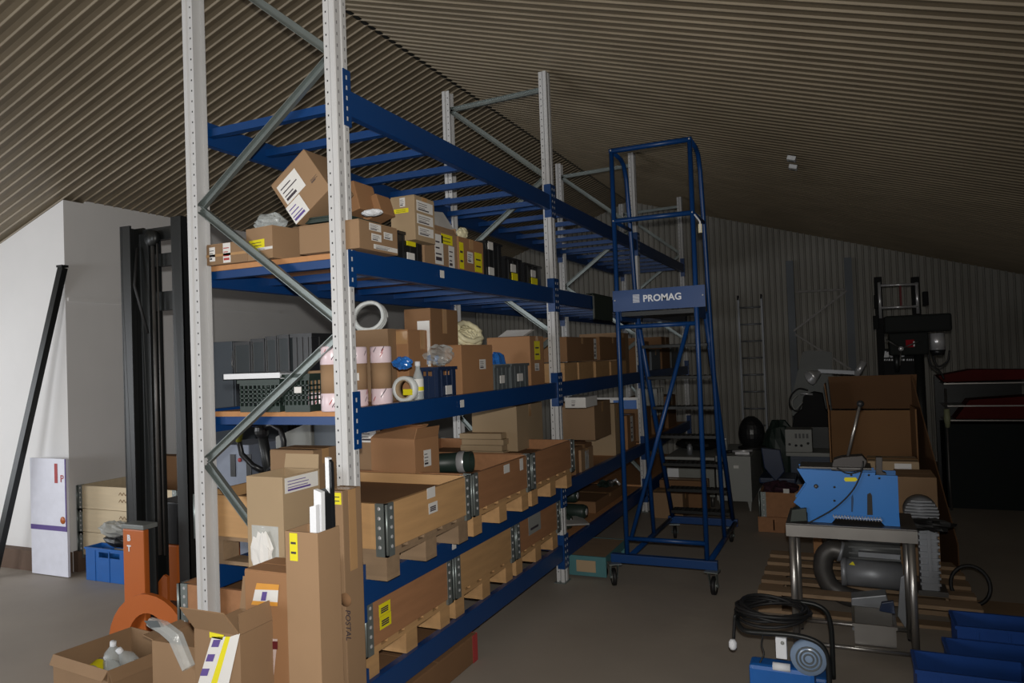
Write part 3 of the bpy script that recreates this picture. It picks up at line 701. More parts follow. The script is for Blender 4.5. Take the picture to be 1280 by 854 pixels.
# second bay of the second shelf
g22 = 'brown cartons on the second shelf of the second bay'
for i, (pl, pr, pt, x, lo, mt_) in enumerate(((706, 722, 454, -.06, 0, wood), (724, 742, 453, -.06, 0, wood), (745, 762, 452, -.06, 0, wood), (764, 783, 452, -.06, 0, wood))):
    cart('small pale wooden box on the second shelf, ' + ['first from the aisle post', 'second from the aisle post', 'third from the aisle post', 'fourth from the aisle post'][i], x, SH2, pl, pr, pt, .3, mt=mt_, group='small wooden boxes on the second shelf', tapes=False, name='wooden_box')
zl = ZP(453, -.06, YP(706, -.06, 1.5)) + .002
for i, (pl, pr, pt) in enumerate(((709, 746, 421), (750, 782, 421))):
    y0 = YP(pl, -.06, zl + .05); y1 = YP(pr, -.06, zl + .05)
    carton(['reddish brown carton above the small wooden boxes nearest the second aisle post', 'dark brown carton above the small wooden boxes, behind the stairs post'][i], -.40, -.06, y0, y1, zl, ZP(pt, -.06, y0), mt=cardd, group=g22, labels=[('R', .9, .05, .99, .95, 'w')] if i == 0 else ())
carton('tall cream carton seen behind the mobile stairs on the second shelf', -.5, -.1, 4.55, 4.95, SH2, SH2 + .42, mt=card, group=g22)
for i in range(4):
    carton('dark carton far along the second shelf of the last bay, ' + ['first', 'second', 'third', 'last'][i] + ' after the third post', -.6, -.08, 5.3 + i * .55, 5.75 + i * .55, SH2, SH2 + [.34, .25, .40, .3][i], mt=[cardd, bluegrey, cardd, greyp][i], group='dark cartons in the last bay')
# ------------------------------------------------------------------ goods standing in and behind the upper collars
ZC = BT[1] + .137; ZI = [ZC + .152, ZC + .102, ZC + .132]
gl = 'cartons on the upper pallets'
carton('small brown carton at the left end inside the pale pine collar', -.62, -.36, .22, .40, ZI[0], ZI[0] + .25, mt=card, group=gl)
t = carton('opened brown carton with a white sheet on its flap behind the pale pine collar', -.52, -.20, YP(525, -.2, 1.1), YP(549, -.2, 1.1), ZI[0], P(525, 549, 0, -.2).z, mt=card2, rz=R(-8), open_=[('S', -62, .15), ('N', -62, .15), ('E', 15, .06)], group=gl, labels=[('R', .35, .3, .65, .7, 'w')])
build(M().prism([(-.14, .0, .19), (.08, .0, .19), (.10, .06, .235), (-.12, .06, .235)], (0, -.0015, .003)), 'paper_sheet', white, t, local=True)
carton('flat carton with dark print and a white label behind the opened carton', -.80, -.50, .98, 1.3, ZI[1], ZI[1] + .34, mt=card, group=gl, labels=[('F', .55, .72, .9, .98, 'w'), ('R', .2, .6, .8, .75, 'pr')])
carton('small orange brown carton between the opened carton and the flat carton stack', -.47, -.25, 1.0, 1.20, ZI[1], ZI[1] + .15, mt=card2, group=gl)
# dark green pipe with a silver ring
c1 = P(590, 577, 0, -.16); c0 = Vector((-.68, c1.y - .10, ZI[1] + .055)); ax = (c1 - c0).normalized()
t = thing('plastic_pipe', 'dark green plastic pipe with a silver ring lying in the middle brown collar', 'pipe', c0)
m = M(); q = ax.orthogonal().normalized()
T = Matrix.Translation(c0) @ ax.to_track_quat('Z', 'Y').to_matrix().to_4x4(); L = (c1 - c0).length
m.lathe([(.046, 0), (.052, 0), (.062, L), (.055, L), (.046, 0)], 26, T=T); build(m, 'tube', dgreen, t)
build(M().lathe([(.061, L - .085), (.065, L - .08), (.0655, L - .045), (.0635, L - .04)], 26, T=T), 'ring', chrome, t)
# stack of four flat cartons
yq0, yq1 = YP(627, -.30, 1.1), YP(650, -.30, 1.1); zq1 = P(627, 542, 0, -.30).z; xq = XP(575, yq0, 1.1)
hq = (zq1 - ZI[1]) / 4
for i in range(4):
    dx = [.01, 0, .012, -.004][i]; z0 = ZI[1] + i * hq
    carton('flat pale carton in the neat stack of four, ' + ['bottom one', 'second from the bottom', 'third from the bottom', 'topmost'][i], xq + dx, -.30 + dx, yq0, yq1, z0, z0 + hq - .002, mt=card3, tapes=False, group='stack of flat pale cartons', labels=[('R', .55, .3, .75, .8, 'w')] if i % 2 else [('R', .3, .4, .5, .6, 'pr')])
cart('large plain carton behind the stack of flat pale cartons', -.22, ZI[2], 647, 679, 508, .36, mt=card3, group=gl)
# second bay, second level from below
g1b = 'cartons on the lower shelf of the second bay'
cart('large brown carton at the start of the second bay, right of the aisle post', -.04, SH1 + .22, 744, 764, 504, .36, mt=card, group=g1b)
carton('low carton under the large brown carton in the second bay', -.40, -.05, 3.02, 3.45, SH1, SH1 + .218, mt=cardd, group=g1b)
cart('small film wrapped carton at the shelf edge beside the second aisle post', -.03, SH1, 727, 742, 563, .18, mt=card, group=g1b, labels=[('R', .3, .1, .6, .9, 'c')])
cart('tall narrow pale carton right of the large brown carton in the second bay', -.05, SH1, 770, 776, 505, .3, mt=card3, group=g1b)
cart('orange brown carton with silver tape behind the stairs in the second bay', -.05, SH1 + .0, 785, 795, 520, .3, mt=card2, group=g1b, labels=[('R', .4, .2, .7, .95, 'w')])
y0 = YP(777, -.3, 1.3)
t = thing('picture_panel', 'white framed panel with a blue picture among the second bay cartons', 'panel', (-.5, y0, SH1))
build(M().box(-.62, -.12, y0 + .0, y0 + .012, SH1, ZP(497, -.3, y0)), 'frame', white, t)
zt_ = ZP(497, -.3, y0); build(M().box(-.40, -.14, y0 - .002, y0, zt_ - .17, zt_ - .03), 'picture', bluep, t)
cartn('flat white printed carton on top of the large brown carton', 2.98, ZP(504, -.04, YP(744, -.04, 1.2)) + .001, 706, 732, 497, .3, mt=white, group=g1b, labels=[('F', .3, .1, .6, .9, 'pr')], tapes=False)
for i in range(3):
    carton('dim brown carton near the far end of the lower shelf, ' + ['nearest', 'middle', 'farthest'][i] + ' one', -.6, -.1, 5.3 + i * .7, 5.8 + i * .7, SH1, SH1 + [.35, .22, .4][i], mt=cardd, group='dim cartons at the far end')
for i in range(3):
    y = 6.05 + i * .14; t = thing('ring_binder', 'pale ring binder on the dim cartons behind the steps, ' + ['first', 'second', 'third'][i] + ' in the row', 'binder', (-.2, y, SH1 + .2202), group='ring binders behind the steps')
    build(M().box(-.13, .13, -.035, .035, 0, .31), 'cover', greym, t, local=True, bev=.004)
    build(M().box(.1305, .1315, -.022, .022, .06, .26), 'spine_label', white, t, local=True)
# bottles and clutter on the lowest shelf of the second bay
for i, (px, py) in enumerate(((713, 633), (733, 633), (722, 616))):
    c = P(px, py, 0, -.12 - .1 * (i == 2))
    t = thing('canister', 'dark green canister lying on the lowest shelf beside the aisle post, ' + ['left one', 'right one', 'upper one'][i], 'canister', (c.x, c.y, c.z if 0 else SH0 + .065 + (.12 if i == 2 else 0)), group='dark green canisters')
    T = Matrix.Rotation(R(90), 4, 'Y')
    build(M().lathe([(0, .0), (.05, 0), (.062, -.03), (.062, -.26), (.05, -.28), (0, -.28)], 22, T=T), 'body', dgreen, t, local=True)
    build(M().lathe([(0, .006), (.022, .006), (.03, .001), (.03, 0)], 18, T=T), 'cap', chrome, t, local=True)
c = P(765, 615, 0, -.2)
t = thing('valve', 'small chrome valve among dark clutter on the lowest shelf of the second bay', 'valve', (c.x, c.y, SH0))
build(M().lathe([(0, 0), (.04, 0), (.04, .02), (.018, .03), (.018, .12), (.03, .13), (.03, .16), (0, .16)], 16), 'body', dsteel, t, local=True)
build(M().tube([(.0, 0, .14), (.05, -.02, .17), (.09, -.02, .12)], .014, 10), 'spout', chrome, t, local=True)
build(M().lump((-.07, .05, .07), (.1, .14, .07), 8, 8, 0, .3), 'tangled_netting', dgreen, t, local=True)
a = P(706, 662, 0, -.05)
m = M(); m.prism([P(704, 664, 0, -.06), P(737, 662, 0, -.02), P(726, 652, 0, -.2), P(704, 653, 0, -.2)], (0, 0, .012))
o = build(m, 'white_sheet', white); o.location.z = SH0 + .001; tag(o, 'folded white sheet on the lowest shelf right of the second aisle post', 'sheet')
carton('long flat brown carton on the lowest shelf of the second bay', -.7, -.12, 3.7, 4.6, SH0, SH0 + .10, mt=cardd)

# ------------------------------------------------------------------ on the floor under and beside the rack
t = carton('long flat brown carton with red taped end on the floor under the lowest beam', -.36, .01, .25, 1.10, .002, .150, mt=cardd, tapes=False)
m = M(); m.box(.186, .1875, .37, .4255, .0, .148); m.box(-.18, .1875, .4255, .4265, .0, .148); build(m, 'red_tape', red, t, local=True)
t = thing('trolley', 'low teal painted wooden trolley on the floor beside the second aisle post', 'trolley', (.13, 2.95, 0))
build(M().box(-.14, .13, -.24, .30, .15, .165), 'top_board', woodg, t, local=True)
m = M(); m.box(-.15, .14, -.255, -.24, .02, .167); m.box(.13, .14, -.24, .30, .11, .167); m.box(-.15, -.14, -.24, .30, .11, .167); m.box(-.15, .14, .30, .31, .02, .167); build(m, 'frame', teal, t, local=True)
build(M().box(-.09, .06, -.2575, -.2551, .05, .135), 'wooden_inset', card3, t, local=True)
for y in (-.15, .22):
    build(M().lathe([(0, -.012), (.03, -.012), (.03, .012), (0, .012)], 16, T=Matrix.Translation((.10, y, .03)) @ Matrix.Rotation(R(90), 4, 'Y')), 'wheel', rubber, t, local=True)
    build(M().box(.085, .115, y - .02, y + .02, .06, .15), 'wheel_fork', galv, t, local=True)
# tall cartons in front of the end frame
N = P(397, 667, 1, -.50); Lc = P(356, 655, 1, -.50)
y2 = YP(424, N.x, N.z)
ta = carton('tall narrow open carton with a yellow sticker holding black and white panels', Lc.x, N.x, -.50, min(y2, -.22), .002, N.z, mt=card, open_=[('S', 0, .0001)], labels=[('F', .14, .905, .38, .995, 'y')])
H_ = N.z; YI = min(y2, -.22) - .028
def panel(label, pts, d, mt, mt2, cat='panel'):
    t = thing('foam_panel', label, cat, pts[0]); build(M().prism(pts, d), 'board', mt, t); 
    return t
def stick(label, pa, pb, w, dpt, mt, base, Y_):
    # slab standing in the tall carton; pa/pb photograph points of its top left and right
    a = P(pa[0], pa[1], 1, Y_); b = P(pb[0], pb[1], 1, Y_); z0 = base; b.x = min(b.x, N.x - .006)
    m = M(); m.prism([(a.x - .01, Y_, z0), (b.x - .01, Y_, z0), (b.x, Y_, b.z), (a.x, Y_, a.z)], (0, dpt, 0))
    return build(m, w, mt)
tag(stick('', (400, 612), (424, 622), 'black_foam_board', .03, black, .4, YI - .035), 'black foam backed panel standing inside the tall narrow open carton', 'panel')
tag(stick('', (392, 612), (404, 616), 'white_foam_board', .02, whitef, .4, YI - .06), 'white panel edge standing beside the black panel in the tall carton', 'panel')
tag(stick('', (387, 634), (400, 632), 'short_foam_board', .02, whitef, .4, YI - .09), 'short white strip at the front of the tall narrow open carton', 'panel')
# black board behind, against the post
a = P(411, 575, 1, YI); b = P(427, 579, 1, YI); b.x = min(b.x, N.x - .006)
o = build(M().prism([(a.x, YI, .4), (b.x, YI, .4), (b.x, YI, b.z), (a.x, YI, a.z)], (0, .015, 0)), 'black_board', black); tag(o, 'tallest black board in the tall narrow open carton, before the corner post', 'board')
a = P(406, 572, 1, YI); b = P(410.5, 573, 1, YI)
o = build(M().prism([(a.x, YI, .4), (b.x, YI, .4), (b.x, YI, b.z), (a.x, YI, a.z)], (0, .018, 0)), 'white_board', whitef); tag(o, 'narrow white strip on the left edge of the tall black board', 'board')
a = P(440, 611, 1, -.10); x0 = XP(415, -.10, 1.1)
tb = carton('narrow brown carton with a dark crest pressed against the corner post', x0, a.x, -.165, -.04, .002, a.z, mt=card, labels=[('F', .55, .955, .95, .995, 'y')])
y_ = -.1655 - .001
ct = P(432, 750, 1, y_)
build(M().lathe([(0, 0), (.027, 0), (.027, .0008), (0, .0008)], 24, T=Matrix.Translation(ct) @ Matrix.Rotation(R(90), 4, 'X')), 'crest', cardd, tb)
c = P(435, 782, 1, y_); textmesh('POSTAL', .034, 'printed_name', ink, tb, Matrix.Translation(c) @ Matrix.Rotation(R(90), 4, 'Y') @ Matrix.Rotation(R(90), 4, 'X') if 0 else Matrix.Translation(c) @ Matrix.Rotation(R(90), 4, 'X') @ Matrix.Rotation(R(-90), 4, 'Z'), .0004)
a = P(308, 604, 1, -.27); b = P(353, 597, 1, -.27)
tc = carton('tall pale carton with printed tape and a crumpled white pouch', a.x, b.x, -.27, -.045, .002, b.z, mt=card3, open_=[('N', 8, .06)], labels=[('R', .05, .945, .95, .995, 'p'), ('F', .12, .72, .85, .84, 'c')])
a = P(315, 672, 1, -.275); b = P(346, 727, 1, -.275)
build(M().lump(((a.x + b.x) / 2, -.285, (a.z + b.z) / 2), (.05, .012, .10), 3, 8, 0, .3), 'crumpled_pouch', white, tc)
a = P(306, 716, 1, -.52); 
td = carton('brown carton with a white document pouch and an orange and white label', a.x, Lc.x - .006 + .06, -.52 + .02, -.30, .002, a.z, mt=card2, tapes=False) if 0 else None
xa = P(306, 740, 1, -.46).x
td = carton('brown carton with a white document pouch and an orange and white label', xa, Lc.x - .01, -.46, -.29, .002, P(312, 712, 1, -.46).z, mt=card2, tapes=False)
def patch(par, y, quad, name, mt, e=.001):
    pts = [P(px, py, 1, y - e) for px, py in quad]; return build(M().prism(pts, (0, -.0006, 0)), name, mt, par)
patch(td, -.461, ((304, 797), (347, 799), (342, 846), (297, 846)), 'document_pouch', mat('pouch_paper', (196, 176, 170), .4))
patch(td, -.4625, ((311, 801), (347, 802), (347, 812), (309, 811)), 'pouch_strip', mat('maroon_print', (96, 28, 34), .5))
patch(td, -.461, ((321, 729), (349, 731), (348, 738), (319, 737)), 'orange_strip', mat('orange_print', (214, 150, 60), .5))
patch(td, -.461, ((319, 737), (348, 738), (347, 753), (316, 751)), 'label', white); patch(td, -.4625, ((328, 740), (334, 740), (332, 751), (326, 751)), 'purple_mark', purple)
patch(td, -.461, ((316, 751), (347, 753), (347, 758), (314, 756)), 'orange_strip', MATS['orange_print'])
# flap carton
x0 = P(243, 800, 1, -.62).x; x1 = P(300, 800, 1, -.62).x; zt_ = P(270, 790, 1, -.62).z
te = carton('brown carton with raised flaps and yellow and purple printed tape at the near left', x0, x1, -.62, -.40, .002, zt_, mt=card, open_=[('S', 35, .115), ('N', 8, .12), ('E', -8, .07)])
patch(te, -.621, ((265, 796), (282, 796), (262, 860), (246, 860)), 'printed_tape', white); patch(te, -.621, ((288, 796), (300, 792), (285, 860), (270, 860)), 'printed_tape', white)
for q in range(3): patch(te, -.6225, ((267 - q * 7, 800 + q * 18), (276 - q * 7, 800 + q * 18), (273 - q * 7, 809 + q * 18), (264 - q * 7, 809 + q * 18)), 'purple_mark', purple)
patch(te, -.621, ((262, 790), (280, 794), (278, 800), (262, 797)), 'yellow_label', yellow)
patch(te, -.621, ((282, 796), (288, 796), (270, 860), (262, 860)), 'tape', yellow)
# low open carton of bottles
tf = carton('low open carton full of clear plastic bottles at the near left corner', -1.68, -1.22, -.17, .24, .002, .28, mt=card, rz=R(-6), open_=[('S', 150, .05), ('E', 165, .06)])
bot = [(-1.50, .02, 15, 'tall clear bottle standing upright in the low open carton', 0), (-1.42, -.02, 60, 'clear bottle with a green cap in the low open carton', 1), (-1.36, .08, -30, 'clear bottle leaning right in the low open carton', 0), (-1.55, -.08, 80, 'clear bottle with a yellow label in the low open carton', 2), (-1.33, -.05, 50, 'clear bottle lying by the right wall of the low open carton', 0)]
for i, (x, y, an, lb, kd) in enumerate(bot):
    t = thing('plastic_bottle', lb, 'bottle', (x, y, .135 + .02 * (i % 2)), group='clear plastic bottles', rot=(R(an * .5), R(an), R(i * 50)))
    m = M(); m.lathe([(0, 0), (.036, 0), (.042, .012), (.039, .05), (.042, .08), (.039, .13), (.015, .17), (.013, .19)], 18)
    build(m, 'body', film, t, local=True)
    build(M().lathe([(.0148, .175), (.0148, .196), (0, .196)], 12), 'cap', mat('green_cap', (10, 140, 90), .4) if kd == 1 else whitef, t, local=True)
    if kd == 2: build(M().lathe([(.0425, .05), (.0425, .11)], 18), 'yellow_label', yellow, t, local=True)
lumpy('packing_film', 'crumpled clear film filling the low open carton beneath the bottles', 'packing', Vector((-1.45, .03, .075)), (.19, .17, .07), film, 77, .15)
tg = carton('half hidden open carton under the clear plastic sleeve', -1.04, -.74, -.12, .14, .002, .42, mt=card, open_=[('N', 40, .07), ('W', 80, .07)])
c = P(215, 790, 1, -.12)
t = thing('plastic_wrap', 'clear plastic sleeve with a grey label draped over the half hidden carton', 'plastic wrap', c)
pts = [P(188, 778, 1, -.15), P(205, 785, 1, -.15), P(220, 797, 1, -.15), P(236, 835, 1, -.155)]
build(M().tube(pts, [.022, .03, .034, .03], 8, sm=False), 'film', film, t); build(M().prism([P(180, 776, 1, -.182), P(197, 776, 1, -.182), P(201, 784, 1, -.182), P(188, 785, 1, -.182)], (0, -.001, 0)), 'label', greyp, t)
lumpy('yellow_bag', 'yellow printed film lying at the foot of the flap carton', 'bag', Vector((-.36, -.78, .035)), (.1, .06, .035), yellow, 6, .3)

# ------------------------------------------------------------------ lift truck with black mast behind the end frame
YT = .75
def X_(px, py): return P(px, py, 1, YT).x
def Z_(px, py): return P(px, py, 1, YT).z
tr = thing('lift_truck', 'orange pedestrian lift truck with a tall black mast behind the end frame', 'lift truck', (-1.98, .95, 0))
zt_ = Z_(172, 281)
def chan(x0, x1, y0, y1, z0, z1, open_s):
    m = M(); m.box(x0, x1, y1 - .02, y1, z0, z1); m.box(x0, x0 + .014, y0, y1 - .02, z0, z1) if open_s > 0 else m.box(x1 - .014, x1, y0, y1 - .02, z0, z1)
    m.box(x0, x1, y0, y0 + .014, z0, z1); return m
build(chan(-2.28, -2.19, .74, .86, .06, zt_, 1), 'mast_rail', blackm, tr, bev=.002)
build(chan(-2.185, -2.10, .80, .90, .10, zt_ - .05, 1), 'mast_rail', blackm, tr, bev=.002)
build(chan(-1.83, -1.745, .74, .86, .06, Z_(225, 270), -1), 'mast_rail', blackm, tr, bev=.002)
build(chan(-1.925, -1.84, .80, .90, .10, zt_ - .02, -1), 'mast_rail', blackm, tr, bev=.002) if 0 else None
for py in (285, 319, 372): 
    z = Z_(205, py); build(M().box(-2.185, -1.831, .83, .87, z - (.05 if py < 372 else .07), z + (.03 if py < 372 else .05)), 'mast_crossbar', blackm, tr)
m = M(); ch = Z_(187, 300)
m.tube([(-2.06, .80, .5), (-2.06, .80, ch)], .012, 8); m.tube([(-2.02, .80, .5), (-2.02, .80, ch + .05)], .006, 6)
build(m, 'lift_chain', dsteel, tr)
build(M().lathe([(0, -.02), (.05, -.02), (.05, .02), (0, .02)], 18, T=Matrix.Translation((-2.05, .79, ch + .02)) @ Matrix.Rotation(R(90), 4, 'X')), 'chain_wheel', blackm, tr)
build(M().tube([(-2.16, .77, 2.45), (-2.13, .72, 2.2), (-2.05, .74, 1.9)], .01, 6), 'hydraulic_hose', rubber, tr)
# mast guard of clear mesh, battery box, covers
xo0 = P(154, 700, 1, .60).x; xo1 = P(180, 700, 1, .60).x; zo = P(165, 662, 1, .60).z
build(M().box(xo0, xo1, .60, .64, .03, zo), 'side_cover', orange, tr, bev=.008)
build(M().box(xo0 - .005, xo1 + .005, .595, .70, zo + .001, zo + .03), 'top_cap', mat('grey_cap', (120, 124, 122), .4), tr, bev=.006)
for i, chr_ in enumerate('BT'):
    textmesh(chr_, .05, 'lettering', whitef, tr, Matrix.Translation((P(161, 675, 1, .5985).x, .5985, P(161, 673 + i * 13, 1, .5985).z)) @ Matrix.Rotation(R(90), 4, 'X'), .001, .002)
bxa, bxb = P(190, 700, 1, .95).x, P(222, 700, 1, .95).x; z1 = P(205, 681, 1, .95).z; build(M().box(bxa, bxb, .95, 1.5, .05, z1), 'battery_cover', orange, tr, bev=.008)
build(M().box(bxa, bxb, .96, 1.5, z1 + .002, P(205, 628, 1, .95).z), 'hood', black, tr, bev=.01)
build(M().prism([(-2.13, .82, .06), (-2.03, .82, .06), (-2.03, .82, z1 - .16), (-2.06, .82, z1 - .15), (-2.13, .82, z1 - .22)], (0, .02, 0)), 'front_plate', orange, tr)
build(M().prism([(-1.86, .82, .06), (-1.80, .82, .06), (-1.80, .82, z1 - .1), (-1.86, .82, z1 - .2)], (0, .02, 0)), 'front_plate', orange, tr)
build(M().box(-2.30, -1.75, .87, .95, .05, .16), 'chassis', blackm, tr)
# arched orange wheel guard in front of the mast
cx, n = -1.865, 16; pts = []
ro_x, ro_z, ri_x, ri_z = .345, .345, .19, .235
outer = [(cx - ro_x * math.cos(PI * i / n), .54, .004 + ro_z * math.sin(PI * i / n)) for i in range(n + 1)]
inner = [(cx - ri_x * math.cos(PI * i / n), .54, .004 + ri_z * math.sin(PI * i / n)) for i in range(n + 1)]
m = M()
for i in range(n): m.prism([outer[i], outer[i + 1], inner[i + 1], inner[i]], (0, .03, 0))
build(m, 'arched_guard', orange, tr)
for x in (-2.16, -1.58):
    build(M().box(x - .03, x + .03, .575, .88, .02, .10), 'support_leg', orange, tr)
    build(M().lathe([(0, -.025), (.04, -.025), (.04, .025), (0, .025)], 18, T=Matrix.Translation((x, .68, .042)) @ Matrix.Rotation(R(90), 4, 'Y')), 'wheel', rubber, tr)

# ------------------------------------------------------------------ left wall corner
gc_ = 'wooden collars piled in the left corner'
xl = XP(98, 1.66, .4); L_ = 1.16; ztop = P(130, 608, 1, 1.66).z
pal = make_pallet('wooden pallet under the piled collars in the left corner', (xl + L_ / 2, 2.07, .002), 0, woodg)
zz = .14; hh = (ztop - zz) / 3 - .003
pale = mat('pale_wood', (214, 196, 164), .7, ns=3, na=.16, stretch=(1, 9, 9), bump=.1)
for i in range(3):
    r = make_collar('pale wooden collar in the left corner pile, ' + ['bottom one', 'middle one', 'topmost one'][i], (xl + L_ / 2, 2.05, zz + i * (hh + .003)), 0, pale, pale, gc_, L=L_, W=.78, H=hh - .001)
    if i:
        for q in range(2):
            m = M(); pts = [(-.08 + .02 * k, -.3925, hh * (.72 - q * .3) + (.012 if k % 2 else -.012)) for k in range(9)]
            for a, b in zip(pts[:-1], pts[1:]): m.bar(a, b, .004, .0006, up=(0, 1, 0))
            build(m, 'stamped_mark', cardd, r, local=True)
zb_ = zz + 2 * (hh + .003) + hh + .004
carton('flattened brown cardboard sheets standing inside the piled collars', xl + .12, xl + 1.04, 2.25, 2.38, .145, zb_ + .17, mt=cardd, tapes=False)
a = P(108, 725, 2, 0); b = P(157, 731, 2, 0); zt_ = P(130, 686, 1, a.y).z
cr = crate('blue plastic bottle crate on the floor before the piled collars', a.x, b.x + .1, a.y, a.y + .14, .002, zt_, mt=bluep)
c = Vector((a.x + .30, a.y + .08, zt_ + .03))
lumpy('black_bag', 'black bag slumped on top of the blue bottle crate', 'bag', c + Vector((0, 0, .03)), (.15, .07, .06), black, 3, .18)
t = lumpy('plastic_wrap', 'grey clear plastic wrap draped above the blue bottle crate', 'plastic wrap', Vector((a.x + .30, a.y + .05, zt_ + .15)), (.17, .08, .06), mat('grey_film', (170, 172, 168), .3, bump=.8, alpha=.7), 12, .15)
# leaning sign board and dark post on the return wall
t = thing('sign_board', 'white sign board with red lettering leaning on the pale return wall', 'sign', (-4.2, 1.5, 0))
xa, xb = XP(38, 1.47, .7), XP(83, 1.47, .7); z0, z1 = ZP(665, xb, 1.47), ZP(574, xb, 1.47)
build(M().box(xa, xb, 1.47, 1.49, z0 - .37, z1), 'board', mat('sign_white', (226, 228, 240), .5), t)
build(M().box(xb - .012, xb, 1.466, 1.47, z0, z1), 'edge_strip', purple, t)
build(M().box(xb - .14, xb - .105, 1.467, 1.47, z1 - .20, z1 - .04), 'red_bar', red, t)
textmesh('P', .085, 'lettering', red, t, Matrix.Translation((xb - .05, 1.468, z1 - .165)) @ Matrix.Rotation(R(90), 4, 'X'), .001)
build(M().lathe([(0, 0), (.03, 0), (.03, .002), (0, .002)], 16, T=Matrix.Translation((xb - .05, 1.469, z0 + .09)) @ Matrix.Rotation(R(90), 4, 'X')), 'orange_emblem', orange, t)
build(M().box(xa, xb - .012, 1.467, 1.47, z0, z0 + .04), 'lower_strip', purple, t)
a = P(81, 334, 1, 1.55); b = Vector((a.x - .62, 1.30, .004))
t = thing('leaning_bar', 'dark steel bar leaning against the pale return wall', 'bar', b)
build(M().bar((a.x - .04, 1.56, a.z), b + Vector((0, 0, .0)), .06, .05, up=(0, 1, 0)), 'shaft', blackm, t); build(M().bar((a.x - .045, 1.56, a.z + .002), (a.x - .045, 1.56, a.z + .02), .07, .06, up=(0, 1, 0)), 'end_cap', black, t)

# ------------------------------------------------------------------ electric pallet truck and cabinets behind the rack
t = thing('metal_cabinet', 'blue grey steel cabinet against the left wall behind the truck mast', 'cabinet', (-3.75, 3.1, 0))
build(M().box(-4.03, -3.5, 2.9, 4.5, .06, ZP(427, -3.5, 3.4)), 'body', bluegrey, t, bev=.006)
zc_ = ZP(427, -3.5, 3.4)
for i in range(2):
    d_ = build(M().box(-3.5, -3.485, 2.92 + i * .79, 3.69 + i * .79, .1, zc_ - .03), 'door', bluegrey, t, bev=.003)
    build(M().box(-3.485, -3.46, 3.62 + i * .1, 3.64 + i * .1, zc_ * .5, zc_ * .5 + .14), 'handle', black, d_)
build(M().box(-4.0, -3.55, 2.93, 4.47, 0.0, .06), 'plinth', black, t)
c = P(329, 560, 1, 1.5)
et = thing('electric_pallet_truck', 'grey electric pallet truck with a black looped steering handle behind the rack', 'pallet truck', (c.x + .1, 1.8, 0))
zh = P(329, 540, 1, 1.5).z; xm = c.x
build(M().tube([(xm - .01, 1.50, zh), (xm + .01, 1.54, zh - .28), (xm + .04, 1.66, .78)], [.035, .04, .045], 10), 'steering_arm', blackm, et)
build(M().lump((xm, 1.49, zh + .01), (.05, .05, .06), 2, 8, 0, .03), 'handle_head', black, et)
for s in (-1, 1):
    pts = [(xm + s * .02, 1.49, zh + .03), (xm + s * .10, 1.48, zh + .055), (xm + s * .18, 1.48, zh + .02), (xm + s * .205, 1.48, zh - .06), (xm + s * .19, 1.49, zh - .16), (xm + s * .10, 1.50, zh - .24), (xm + s * .02, 1.52, zh - .28)]
    hl = build(M().tube(pts, .02, 10), 'handle_loop', black, et)
build(M().tube([(xm - .185, 1.48, zh + .005), (xm - .207, 1.48, zh - .07)], .0215, 10), 'yellow_button_band', mat('dull_yellow', (170, 168, 60), .5), et)
pa = P(388, 527, 1, 1.72); pb = P(344, 546, 1, 1.72); pc = P(418, 525, 1, 1.72)
bx0 = P(345, 600, 1, 1.72).x
build(M().prism([(bx0, 1.72, .05), (pa.x, 1.72, .05), (pa.x, 1.72, pa.z), (pb.x, 1.72, pb.z)], (0, .4, 0)), 'body_cover', greym, et, bev=.01)
build(M().box(pa.x + .01, pc.x, 1.74, 2.15, .05, pc.z), 'side_cover', bluegrey, et, bev=.01)
build(M().prism([(pa.x + .02, 1.70, .6), (pc.x, 1.70, .85), (pc.x, 1.70, .55), (pa.x + .1, 1.70, .5)], (0, .03, 0)), 'control_panel', black, et)
xq = P(300, 585, 1, 1.85)
build(M().box(P(275, 600, 1, 1.85).x, P(318, 600, 1, 1.85).x, 1.8, 2.2, .05, P(300, 555, 1, 1.85).z), 'battery_case', mat('light_blue_grey', (132, 140, 156), .5), et, bev=.01)
for px in (288, 308):
    a = P(px, 568, 1, 1.798); b = P(px + 7, 596, 1, 1.798); build(M().box(a.x, b.x, 1.793, 1.80, b.z, a.z), 'vent_slot', black, et)
a = P(299, 575, 1, 1.798); build(M().lathe([(0, 0), (.016, 0), (.016, .01), (0, .01)], 14, T=Matrix.Translation((a.x + .01, 1.798, a.z)) @ Matrix.Rotation(R(90), 4, 'X')), 'red_button', red, et)
build(M().box(xm + .1, xm + .6, 1.75, 2.1, .02, .05), 'chassis', blackm, et)
build(M().lathe([(0, -.04), (.09, -.04), (.09, .04), (0, .04)], 20, T=Matrix.Translation((xm + .05, 1.75, .09)) @ Matrix.Rotation(R(90), 4, 'Y')), 'drive_wheel', rubber, et)
def smooth(pts, k=5):
    pts = [Vector(p) for p in pts]; o = []
    for i in range(len(pts) - 1):
        p0 = pts[max(i - 1, 0)]; p1 = pts[i]; p2 = pts[i + 1]; p3 = pts[min(i + 2, len(pts) - 1)]
        for j in range(k):
            t = j / k; o.append(.5 * ((2 * p1) + (-p0 + p2) * t + (2 * p0 - 5 * p1 + 4 * p2 - p3) * t * t + (-p0 + 3 * p1 - 3 * p2 + p3) * t ** 3))
    o.append(pts[-1]); return o
